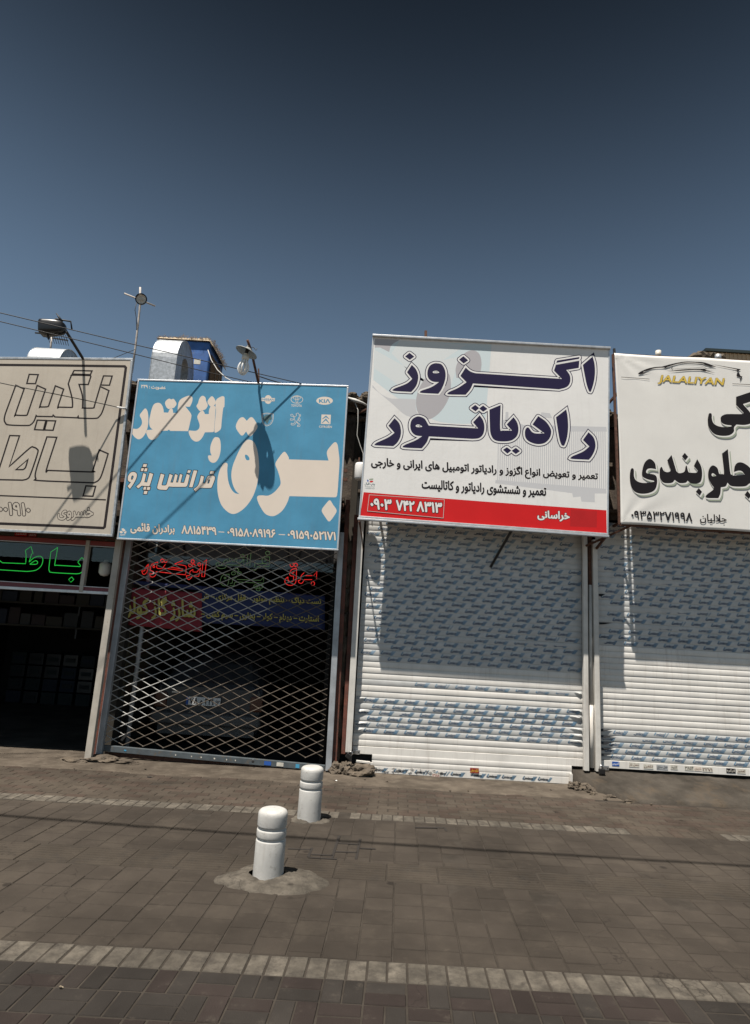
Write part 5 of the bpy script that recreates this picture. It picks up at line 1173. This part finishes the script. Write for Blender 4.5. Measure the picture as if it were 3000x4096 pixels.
J4 = ["3762,4190c 3746,4280 3680,4330 3610,4272 3573,4155 3574,4079 3641,4043 3726,4028c 3726,4012 3639,3992 3553,3990 3487,4017 3460,4073 3460,4161 3442,4186 3416,4159 3402,4056 3412,3956 3452,3870 3537,3838 3647,3851 3734,3900 3768,3990 3767,4078 3729,4114 3643,4124 3625,4148 3645,4185 3694,4198",
      "3979,4403c 4036,4180c 4074,4153 4143,4177 4164,4248 4180,4262 4199,4180 4235,4169 4309,4174 4329,4200c 4276,4264c 4327,4366c 4375,4267 4385,4166 4365,4063 4315,4025 4229,4023 4183,4055c 4155,4025 4081,4015 4045,4029 4009,4057c 3971,4014 3885,4003 3836,4025 3808,4093 3811,4182 3828,4222 3843,4222 3866,4173 3915,4157 3959,4181 3948,4229 3918,4323c",
      "4160,4444c 4205,4391c 4162,4335c 4121,4393c", "4330,3960c 4371,3912c 4338,3856c 4287,3907c",
      ("4542,4290 4596,4255 4617,4179 4660,4176c 4682,4196 4669,4464c 4753,4533c 4767,4214 4789,4174 4825,4164 4962,4185c 4928,4230 4879,4236 4818,4214c 4833,4294 4873,4345 4935,4354 5007,4317 5100,4234 5223,4228c 5215,4101c 5092,4094 5016,4064 4952,4022 4780,4014 4721,4059c 4694,4007 4629,3990c 4617,3902 4587,3837c 4440,3831 4417,3852 4443,3885c 4519,3946 4533,3982 4505,4021 4466,4107 4470,4196 4498,4261", "4511,4160 4531,4181 4572,4149 4556,4135 4523,4136"),
      "4985,3961c 5033,3901c 4997,3849c 4943,3902c",
      "4542,5037 4557,5018 4556,4952 4578,4890 4639,4854 4739,4845 4821,4863c 4815,4876 4741,4882 4686,4910 4676,4972 4704,5011 4774,5038 4976,5050 4996,5074c 4901,5178c 4908,5298c 5278,5448c 5268,5303c 4997,5197c 5093,5077 5135,4987 5093,4925 5004,4894 4891,4893c 4856,4852 4848,4786 4782,4732 4670,4718 4571,4743 4507,4831 4496,4922 4509,5002 4523,5032"]
def moved(t, dx, dz):
    it = t if isinstance(t, tuple) else (t,)
    return tuple([(a[0]+dx, a[1]+dz, a[2]) for a in pts_of(s)] for s in it)
with P_(s4, S4, 'green_v', 'lettering_shadow') as p:
    for k, it in enumerate(J4): p.shapes([moved(it, .030, -.034)], .040+.0003*k, .003)
with P_(s4, S4, 'sign3', 'lettering_halo') as p:
    for k, it in enumerate(J4): p.shapes([moved(it, .011, -.012)], .046+.0003*k, .008)
with P_(s4, S4, 'black_v') as p: p.shapes(J4, .052)
with P_(s4, S4, 'black_v') as p:
    p.text('۰۹۳۵۳۲۷۱۹۹۸', ((3.409,3.6),(3.407,3.488),(4.23,3.617),(4.224,3.493)), .052, .025); p.text('جلالیان', ((4.33,3.611),(4.324,3.481),(4.687,3.613),(4.681,3.486)), .052, .02)
qj = ((3.827,5.559),(3.822,5.424),(4.767,5.565),(4.76,5.427)); sk_ = .028
qj = ((qj[0][0]+sk_, qj[0][1]), (qj[1][0]-.0, qj[1][1]), qj[2], (qj[3][0]-sk_, qj[3][1]))
with P_(s4, S4, 'grey_v', 'lettering_outline') as p: p.text('JALALIYAN', qj, .044, .022, .014, rtl=False)
with P_(s4, S4, 'gold_v') as p: p.text('JALALIYAN', qj, .050, .022, rtl=False)
with P_(s4, S4, 'black_v', 'car_drawing') as p:
    p.shapes(["3555,5556 3584,5587 3687,5641 3790,5671 3892,5685c 4047,5738 4214,5779 4368,5786 4495,5783 4658,5728c 4575,5727c 4469,5765c 4367,5772 4214,5765 4085,5730 3942,5673c 3815,5659 3712,5625 3622,5583 3749,5598c 3660,5579 3572,5549",
              "4018,5655c 4039,5697c 4045,5695 4028,5658c", "3966,5618c 4171,5658 4363,5680 4504,5692 4657,5712c 4503,5682 4540,5663 4641,5634c 4527,5652 4426,5667c 4298,5659 4106,5633",
              "4565,5768c 4685,5753 5002,5713c 4962,5683 4973,5653 4989,5613c 5016,5605c 4985,5541c 4973,5544c 4992,5593c 4932,5609c 4941,5651c 4980,5667c 4946,5671c 4943,5698c 4859,5669c 4950,5706c 4685,5748"], .050)
    p.ribbon(smooth("3942,5673 4046,5722 4149,5748 4302,5757 4443,5752 4518,5720c 4299,5686 4018,5655c 3993,5660 3936,5670", True), .004, .046)
    for s in ("3317,5494c 3712,5488c", "4868,5489c 5179,5493c"): p.ribbon([a[:2] for a in pts_of(s)], .007, .046, False)
# posts sticking up behind the signs
b = MB(); b.bar((3.28,8.25,5.757), (3.266,8.25,5.967), .028, .03); tag(b.build('post_stub', 'dark_steel'), 'dark square post end rising at the left corner of the off white banner sign', 'post')
b = MB(); b.tube([(4.532,9.6,6.546), (4.535,9.6,6.662)], .045, 12); tag(b.build('vent_pipe', 'porcelain'), 'short pale vent pipe peeping over the off white banner sign', 'pipe')
b = MB(); b.bar((0.58,8.25,5.934), (0.575,8.25,6.073), .035, .035); tag(b.build('post_stub', 'rust'), 'rusty post end rising above the large white sign', 'post')
# strut under the white sign
b = MB(); b.bar((1.836,8.2,3.258), (1.647,8.66,2.796), .035, .02); tag(b.build('sign_strut', 'dark_steel'), 'dark diagonal strut below the large white sign', 'strut')
b = MB(); b.bar((-0.193,8.2,3.268), (-0.136,8.6,2.923), .012, .012); b.bar((-0.206,8.2,3.251), (-0.166,8.6,3.132), .016, .016); tag(b.build('sign_strut', 'rust'), 'thin rusty strut at the lower left corner of the large white sign', 'strut')
b = MB(); b.bar((2.952,8.62,3.158), (3.076,8.2,3.223), .03, .03); b.bar((3.076,8.2,3.223), (3.102,8.6,3.129), .028, .028); b.bar((2.935,8.62,3.228), (2.951,8.6,3.085), .03, .03); tag(b.build('rusty_bracket', 'rust'), 'rusty folded bracket below the right corner of the large white sign', 'bracket')
b = MB(); b.bar((3.22,8.4,3.297), (3.447,8.2,3.414), .03, .02); tag(b.build('rusty_bracket', 'rust'), 'rusty flat bar under the left corner of the off white banner sign', 'bracket')
b = MB(); b.bar((-3.853,8.35,2.859), (-3.661,8.5,2.842), .03, .02); b.bar((-3.74,8.2,2.875), (-3.455,8.5,2.837), .018, .018); tag(b.build('rusty_bracket', 'rust'), 'rusty bracket below the right corner of the beige signboard', 'bracket')

# ================================================================== LAMPS, CABLES, ROOFTOP
# flood lamp on a diagonal arm
ft = empty('flood_lamp', (-4.153,8.12,5.305), 'black flood lamp tilted on an arm above the beige signboard', 'lamp')
FL = Vector((-4.319,7.56,5.451))
b = MB(); b.bar((-4.151,8.12,5.29), (-4.246,7.7,5.519), .03, .03); b.build('arm', 'dark_steel', ft)
def blob(prof_pts, c, ax, sy, m, name, par):
    b = MB(); ax = Vector(ax).normalized(); up = Vector((0, 0, 1)); sd = ax.cross(up).normalized(); u2 = sd.cross(ax); v = []; f = []; n = 20
    for r, t in prof_pts:
        for k in range(n):
            a = math.tau*k/n; ca, sa = math.cos(a), math.sin(a)
            ex = 2/4.5; X = math.copysign(abs(ca)**ex, ca); Z = math.copysign(abs(sa)**ex, sa)
            v.append(Vector(c)+ax*t+sd*X*r*sy+u2*Z*r)
    for i in range(len(prof_pts)-1):
        for k in range(n): p, q = i*n+k, i*n+(k+1) % n; f.append((p, q, q+n, p+n))
    f.append(tuple(range(n-1, -1, -1))); f.append(tuple((len(prof_pts)-1)*n+k for k in range(n)))
    b.add(v, f, True); return b.build(name, m, par)
ax_ = Vector((-1, -.10, -.12))
blob([(.015, -.155), (.05, -.15), (.074, -.12), (.088, -.05), (.095, .03), (.098, .10), (.098, .14), (.088, .15)], FL, ax_, 1.05, 'black_p', 'housing', ft)
b = MB(); b.bar(FL+Vector((-.19, -.05, -.105)), FL+Vector((.08, 0, -.095)), .014, .02); b.bar(FL+Vector((.08, 0, -.095)), FL+Vector((.17, .03, -.03)), .014, .02); b.bar(FL+Vector((-.05, 0, -.10)), FL+Vector((-.03, 0, -.16)), .02, .02); b.build('rim_frame', 'dark_steel', ft)
b = MB(); b.tube([FL+Vector((-.02, .0, .09)), FL+Vector((.02, 0, .13)), FL+Vector((.20, .03, .12)), FL+Vector((.22, .05, .02))], .011, 8); b.build('yoke', 'dark_steel', ft)
b = MB(); b.tube([FL+Vector((.10, 0, .10)), FL+Vector((.05, 0, .16)), FL+Vector((.01, 0, .21))], .012, 8, rs=[.018, .012, .005]); b.build('cable_gland', 'cable', ft)
# enamel street lamp with spiral bulb over the blue sign
ct = Vector((-1.82,7.74,5.357))
et = empty('street_lamp', (-1.717,8.15,5.099), 'enamel dish lamp with a glass bulb on an arm above the blue signboard', 'lamp')
b = MB(); b.tube([(-1.705,8.13,5.084), (-1.75,8.06,5.249), (-1.779,7.92,5.384), (-1.797,7.8,5.452), (-1.822,7.72,5.518)], .017, 8); b.build('arm', 'rust', et)
tilt = Vector((.36, .04, 1)).normalized(); btilt = Vector((.10, 0, 1)).normalized()
b = MB(); b.lathe([(.030, .062), (.040, .052), (.060, .036), (.145, -.002), (.150, -.012), (.144, -.010), (.060, .028), (.034, .04)], ct, 36, axis=tilt); b.build('dish', 'shade', et)
b = MB(); b.lathe([(0, .09), (.02, .088), (.024, .05), (.024, -.03)], ct, 16, axis=btilt); b.build('socket', 'dark_steel', et)
b = MB(); b.lathe([(.03, -.03), (.036, -.06), (.048, -.065), (.050, -.10), (.040, -.12), (0, -.12)], ct, 20, axis=btilt); b.build('bulb_base', 'porcelain', et)
b = MB(); q_ = Vector((0, 0, 1)).rotation_difference(btilt)
for k in range(8):
    a = math.tau*k/8; pts = [ct+q_ @ Vector((math.cos(a)*r, math.sin(a)*r, z)) for r, z in ((.026, -.115), (.045, -.16), (.066, -.21), (.068, -.25), (.045, -.295), (.014, -.318))]
    b.tube(pts, .0125, 8)
b.build('bulb', 'bulb', et)
b = MB(); b.tube([ct+Vector((.03, 0, .06)), ct+Vector((.08, 0, .075)), ct+Vector((.12, 0, .03)), ct+Vector((.13, 0, .06))], .005, 6); b.build('wiring', 'cable', et)
b = MB(); b.bar((-1.716,8.2,5.146), (-1.74,8.2,5.331), .018, .018); tag(b.build('post_stub', 'rust'), 'thin rusty post end beside the dish lamp on the blue signboard', 'post')
# mast with round reflector and crossbar
Ym = 9.6
mt = empty('lamp_mast', (-4.088,9.6,5.837), 'thin mast carrying a small round reflector and a slanting crossbar', 'mast')
b = MB(); b.tube([(-4.084,9.6,5.75), (-4.086,9.6,6.167), (-4.098,9.6,6.635), (-4.11,9.6,6.952), (-4.148,9.6,7.271)], .017, 8); b.build('pole', 'polew', mt)
b = MB(); b.tube([(-4.386,9.58,7.133), (-3.852,9.58,6.939)], .014, 8); b.build('crossbar', 'polew', mt)
b = MB(); cm = (-4.06,9.5,7.002); b.lathe([(.094, .02), (.096, 0), (.088, -.012), (.080, -.004), (.078, .01)], cm, 32, axis=(.10, -1, -.22)); b.build('reflector_rim', 'black_p', mt)
b = MB(); b.lathe([(.080, -.006), (.05, -.02), (.018, -.026), (.012, .01), (0, .012)], cm, 28, axis=(.10, -1, -.22)); b.build('reflector', 'dishlamp', mt)
b = MB(); b.tube([(-4.147,9.55,6.989), (-4.16,9.55,6.83), (-4.121,9.55,6.697), (-4.084,9.55,6.475)], .006, 6); b.build('wiring', 'cable', mt)
# aerial behind the beige sign
at = empty('tv_aerial', (-6.257,11,6.663), 'small tv aerial on a short mast behind the flood lamp', 'aerial')
b = MB(); b.tube([(-6.254,11,6.588), (-6.281,11,6.967)], .017, 8); b.build('pole', 'polew', at)
b = MB(); b.bar((-6.382,11,6.945), (-5.964,11,6.9), .02, .02)
for k in range(9): a = Vector((-6.348,11,6.942)).lerp(Vector((-5.983,11,6.904)), k/8); b.bar(a+Vector((.04, -.16, .035)), a+Vector((-.04, .16, -.035)), .008, .008)
b.build('elements', 'dark_steel', at)
# galvanised barrel duct (left) and elbow duct (beside cooler): profile in y-z, extruded along x
def duct(x0, x1, yc, zc, ro, ri, zb, label, m='galv'):
    t = empty('duct', ((x0+x1)/2, yc, zb), label, 'duct'); n = 20; out = []; inn = []
    out.append((yc-ro, zb)); inn.append((yc-ri, zb))
    for k in range(n+1): a = math.pi-math.pi*k/n; out.append((yc+ro*math.cos(a), zc+ro*math.sin(a))); inn.append((yc+ri*math.cos(a), zc+ri*math.sin(a)))
    out.append((yc+ro, zb)); inn.append((yc+ri, zb)); L = len(out); v = []
    for x in (x0, x1):
        v += [(x, *p) for p in out]; v += [(x, *p) for p in inn]
    f = []
    for i in range(L-1):
        f += [(i, i+1, 2*L+i+1, 2*L+i), (L+i+1, L+i, 3*L+i, 3*L+i+1), (i, L+i, L+i+1, i+1), (2*L+i+1, 3*L+i+1, 3*L+i, 2*L+i)]
    b = MB(); b.add(v, f); b.build('casing', m, t)
    for x in (x0-.004, x1+.004):
        bb = MB(); pv = None
        bb.tube([(x, p[0], p[1]) for p in out], .006, 6, smooth=False); bb.build('seam', m, t)
    return t
zt = 6.191
duct(-3.526, -3.152, 9.36, zt-.44, .44, .17, TOP, 'bent galvanised duct in front of the blue cooler')
zt2 = 6.252
duct(-5.844, -5.324, 10.05, zt2-.42, .42, .15, TOP, 'rounded galvanised duct top behind the beige signboard')
# evaporative cooler
X0, X1 = -3.473, -2.918
Y0, Y1 = 9.84, 10.75; Z0, Z1 = TOP+.12, 6.485
ev = empty('air_cooler', ((X0+X1)/2, 10, Z0), 'blue evaporative air cooler with straw on its top', 'cooler')
bevel(MB().box(X0, X1-.012, Y0, Y1, Z0, Z1).build('casing', 'cooler', ev), .03, 3)
b = MB(); b.box(X1-.010, X1+.006, Y0+.08, Y1-.08, Z0+.06, Z1-.20); b.build('louvre_panel', 'timber', ev)
for k in range(26):
    z = Z0+.08+(Z1-.2-Z0-.1)*k/26; b = MB(); b.bar((X1+.012, Y0+.09, z), (X1+.012, Y1-.09, z+.0), .008, .022, up=(1, 0, .6)); b.build('louvre_slat', 'louvre', ev)
for yy in (Y0+.35, Y0+.6): b = MB(); b.box(X1+.004, X1+.024, yy-.01, yy+.01, Z0+.06, Z1-.2); b.build('louvre_bar', 'louvre', ev)
b = MB(); b.quad((X1-.26, Y0-.003, Z1-.42), (X1-.15, Y0-.003, Z1-.42), (X1-.15, Y0-.003, Z1-.33), (X1-.26, Y0-.003, Z1-.33)); b.build('label_plate', 'paper', ev)
b = MB(); b.box(X0, X1, Y0+.02, Y1, TOP-.1, Z0-.002); b.build('stand', 'timber', ev)
def straw_bed(x, y):
    e = min(1, (x-(X0-.36))/.06, (X1+.05-x)/.05, (y-(Y0-.05))/.05, (Y1+.05-y)/.06); e = max(0, e)
    drop = -.10*max(0, (x-X1+.03)/.08)
    return (Z1-.012+e*(.045+.06*max(0, noise.noise(Vector((x*5, y*3, 1))))+.02*noise.noise(Vector((x*25, y*25, 3))))+drop,)
straw_sheet = sheet('straw_bed', X0-.36, X1+.05, Y0-.05, Y1+.05, 60, 50, straw_bed, 'straw'); straw_sheet.parent = ev; straw_sheet.location = -Vector(ev.location)
rt = random.Random(5); b = MB()
for k in range(9000):
    u = rt.random(); x = X0-.37+(X1-X0+.43)*u; y = rt.uniform(Y0-.04, Y1+.03); 
    if x < X0: y = rt.uniform(Y0-.0, Y0+.5)
    hh = .05+.07*max(0, noise.noise(Vector((x*5, y*3, 1))))+(.03 if x < X0+.15 else 0)
    z = Z1+rt.uniform(-.01, hh)+( -.0 if x > X0 else -.01)
    if x > X1-.01: z -= rt.uniform(0, .07)
    a = rt.uniform(0, 6.28); L_ = rt.uniform(.02, .055); e = rt.uniform(-.35, .35)
    d = Vector((math.cos(a), math.sin(a), e))*L_; s_ = Vector((-math.sin(a), math.cos(a), rt.uniform(-.5, .5)))*.0035; p_ = Vector((x, y, z))
    b.add([p_-s_, p_+s_, p_+d], [(0, 1, 2)])
o = b.build('straw', 'straw', ev); o['kind'] = 'stuff'
b = MB(); b.tube([(-2.895,9.6,6.219), (-2.793,9.5,6.002), (-2.59,9.2,5.707), (-2.307,8.7,5.374), (-2.108,8.3,5.161), (-1.996,8.2,5.125)], .007, 6); tag(b.build('pale_cord', 'wire_w'), 'pale cord sagging from the blue cooler to the blue signboard', 'cable')
# overhead cables
def ctube(pts, r, name, m, label, cat='cable'):
    b = MB(); pts = [Vector(p) for p in pts]; out = []
    for i in range(len(pts)-1):
        for k in range(6): out.append(pts[i].lerp(pts[i+1], k/6))
    out.append(pts[-1]); b.tube(out, r, 6); return tag(b.build(name, m), label, cat)
ctube([(-8.9, 5.6, 5.62), (-6.9, 6.27, 5.47), (-3.525, 7.37, 5.265), (-2.711, 7.625, 5.215), (-1.938, 7.885, 5.172), (-1.122, 8.145, 5.125), (-1.05, 8.6, 5.15)], .006, 'overhead_cable', 'cable', 'upper black overhead cable slanting down to the blue signboard')
ctube([(-9.2, 5.55, 5.60), (-6.9, 6.44, 5.44), (-3.699, 7.65, 5.284), (-3.145, 7.86, 5.25), (-2.536, 8.095, 5.215), (-1.85, 8.36, 5.19), (-1.72, 8.7, 5.2)], .006, 'overhead_cable', 'cable', 'lower black overhead cable slanting down to the dish lamp')
ctube([(-8.2, 5.9, 4.72), (-4.697, 7.555, 4.628), (-4.281, 7.735, 4.62), (-3.869, 7.925, 4.613), (-3.62, 8.06, 4.610), (-3.50, 8.09, 4.595)], .006, 'overhead_cable', 'cable', 'black cable crossing the beige signboard to its right edge')
b = MB(); b.tube([(-3.565,8.06,4.601), (-3.457,8.08,4.594)], .014, 10, rs=[.010, .016]); tag(b.build('insulator', 'white'), 'small white insulator at the right edge of the beige signboard', 'insulator')
ctube([(-3.457,8.08,4.594), (-3.478,8.3,4.599), (-3.512,8.5,4.502), (-3.525,8.6,4.163)], .008, 'drop_wire', 'cable', 'black wire dropping behind the gap between beige and blue signboards')
ctube([(-3.817,8.3,5.41), (-4.067,9.55,6.131)], .005, 'guy_wire', 'cable', 'thin guy wire from the beige signboard to the mast')
ctube([(-1.705,8.1,5.177), (-1.565,8.2,5.174), (-1.422,8.3,5.177)], .008, 'drop_wire', 'cable', 'short black wire from the dish lamp arm to the top of the blue signboard')
# street cable above the pavement (its shadow crosses the paving)
cz = 8.0; pts = []
for gx, gy in ((-3.192,6.057), (-0.929,5.929), (1.248,5.866), (3.403,5.85)): pts.append((gx-.22*cz, gy-.32*cz, cz))
k0 = Vector(pts[0])-(Vector(pts[1])-Vector(pts[0]))*3; k1 = Vector(pts[3])+(Vector(pts[3])-Vector(pts[2]))*3
ctube([k0]+pts+[k1], .022, 'street_cable', 'cable', 'thick street cable stretched high along the pavement')
# far beige clad building
fb = empty('clad_building', (11.5, 17, 0), 'beige ribbed building with dark roof trim showing above the right signboard', 'building')
bx0 = 7.781; bz = 8.96; bzr = 8.96
MB().box(bx0, bx0+9, 14, 20, 0, bz).build('wall', 'clad', fb)
for k in range(90):
    x = bx0+.06+k*.1; MB().box(x, x+.03, 13.985, 13.998, bz-.9, bz).build('rib', 'clad', fb)
MB().box(bx0-.05, bx0+9.1, 13.93, 20.1, bz+.002, bz+.07).build('roof_trim', 'clad_roof', fb)
MB().box(bx0-.0, bx0+9.0, 13.96, 13.984, bz-.20, bz-.17).build('rail', 'clad_roof', fb)
for k in range(5): rock('rubble_heap', (7.078+.12*k-.1, 13.0, 8.315-.05), (.2, .2, .14), 'rubble', fb, seed=k+30, sub=2)
b = MB(); b.tube([(6.904,12,7.766), (6.909,12,7.878)], .06, 12); tag(b.build('vent_pipe', 'alu'), 'grey vent cap in front of the beige ribbed building', 'pipe')

# ================================================================== BOLLARDS AND RUBBLE
def bollard(x, y, h, r, label, footing, seed):
    t = empty('bollard', (x, y, 0), label, 'bollard', 'white bollards on the pavement')
    pr = [(0, h), (r*.55, h-.001), (r*.70, h-.003), (r*.84, h-.009), (r*.94, h-.019), (r*.99, h-.032), (r, h-.048), (r, h-.112), (r*.985, h-.119),
          (r*.905, h-.123), (r*.905, h-.137), (r*.985, h-.141), (r*1.0, h-.147), (r*1.0, h-.186), (r*.985, h-.192), (r*.905, h-.196), (r*.905, h-.208), (r*.985, h-.212), (r*1.0, h-.218), (r*1.01, .16), (r*1.03, 0), (r*1.03, -.04)]
    b = MB(); b.lathe([(max(a, .0001), z) for a, z in pr], (x, y, 0), 48)
    o = b.build('post', 'bollard', t)
    for v in o.data.vertices:
        n_ = noise.noise(v.co*9+Vector((seed, 0, 0)))*.0025+noise.noise(v.co*35)*.0007; d = Vector((v.co.x, v.co.y, 0))
        if d.length > .01: v.co += d.normalized()*n_
    # footing
    fr, fh = footing; v = []; f = []; n = 72; m = 14
    for j in range(m+1):
        for k in range(n):
            a = math.tau*k/n; rr_ = r*.9+(fr-r*.9)*j/m; s_ = 1+.22*noise.noise(Vector((math.cos(a)*1.3, math.sin(a)*1.3, seed)))+.07*noise.noise(Vector((math.cos(a)*5, math.sin(a)*5, seed)))
            X_ = x+math.cos(a)*rr_*(1.35 if fr > .3 else 1.1)*s_+(.06 if fr > .3 else 0)*j/m; Y_ = y+math.sin(a)*rr_*.85*s_-(.03 if fr > .3 else 0)*j/m
            z = fh*(1-(j/m)**2.2)+.016*noise.noise(Vector((X_*7, Y_*7, seed)))*(1 if j < m else 0)+.010*noise.noise(Vector((X_*26, Y_*26, 0)))
            v.append((X_, Y_, max(-.02, z) if j < m else -.02))
    for j in range(m):
        for k in range(n): a, b_ = j*n+k, j*n+(k+1) % n; f.append((a, a+n, b_+n, b_))
    b = MB(); b.add(v, f, True); b.build('footing', 'mortar', t)
    return t
bollard(B1[0], B1[1], .475, .108, 'nearer white concrete bollard standing on a rough mortar patch', (.31, .035), 1.)
bollard(B2[0], B2[1], .49, .110, 'farther white concrete bollard beside the cream brick line', (.17, .02), 4.)
rb = random.Random(17)
def chunk(c, s, label, m='rubble', seed=0, lump=.35, cat='rubble', group=None, name='rubble_lump'):
    o = rock(name, c, s, m, None, seed, lump); return tag(o, label, cat, group)
chunk((.01, 8.55, .04), (.19, .14, .11), 'rough mortar lump at the left foot of the printed shutter', seed=2)
chunk((-.17, 8.60, .05), (.09, .10, .10), 'earthy lump between the two rust brown posts', seed=5)
chunk((-.30, 8.60, .05), (.10, .10, .08), 'crumbled mud at the foot of the right gate post', seed=8)
chunk((-3.30, 8.50, .02), (.20, .14, .05), 'flat mortar lump at the foot of the left gate rail', seed=9)
chunk((-3.62, 8.40, .01), (.18, .12, .035), 'flat mortar lump left of the cream door post', seed=12)
chunk((-2.95, 8.44, .015), (.16, .07, .04), 'broken kerb piece below the left end of the gate rail', 'apron', seed=14)
for k in range(16):
    x = rb.choice((rb.uniform(-.5, .5), rb.uniform(-3.9, -2.6), rb.uniform(2.6, 3.5), rb.uniform(-1, 2.6))); y = rb.uniform(7.9, 8.5); s = rb.uniform(.006, .018)
    if x > 2.6: y = rb.uniform(7.6, 7.9)
    tag(rock('pebble', (x, y, .012+s*.3), (s, s*.8, s*.6), rb.choice(('rubble', 'mortar', 'apron')), None, k, .3, 1), 'small stone chip lying before the shops', 'stone', 'stone chips on the ground before the shops')
for k, (x, y, sx, sy, sz) in enumerate(((2.77, 8.46, .10, .08, .07), (2.90, 8.33, .07, .09, .05), (2.86, 8.18, .035, .03, .025), (3.04, 8.10, .06, .05, .03), (3.20, 7.93, .05, .035, .018), (2.95, 7.98, .022, .018, .014))):
    chunk((x, y, sz*.35), (sx, sy, sz), '%s broken earthy lump, counted from the shutter, along the left edge of the ramp' % ORD[k], ('rubble', 'apron')[k % 2], seed=40+k, lump=.55, group='broken lumps along the left edge of the ramp')
def litter(x, y, s, m, label):
    b = MB(); n = 7; v = [(x, y, .006)]+[(x+math.cos(k*.9)*s*rb.uniform(.6, 1.1), y+math.sin(k*.9)*s*.7*rb.uniform(.6, 1), rb.uniform(.003, .014)) for k in range(n)]
    b.add(v, [(0, 1+k, 1+(k+1) % n) for k in range(n)]); tag(b.build('litter', m), label, 'litter')
q = (-0.292,8.147); litter(q[0], q[1], .03, 'plate', 'white scrap of paper beside the mortar lump')
q = (-1.385,3.436); litter(q[0], q[1], .015, 'straw', 'yellow leaf scrap on the brick paving at the lower left')
q = (-2.45,7.792); litter(q[0], q[1], .03, 'dark_steel', 'dark scrap on the paving before the lattice gate')
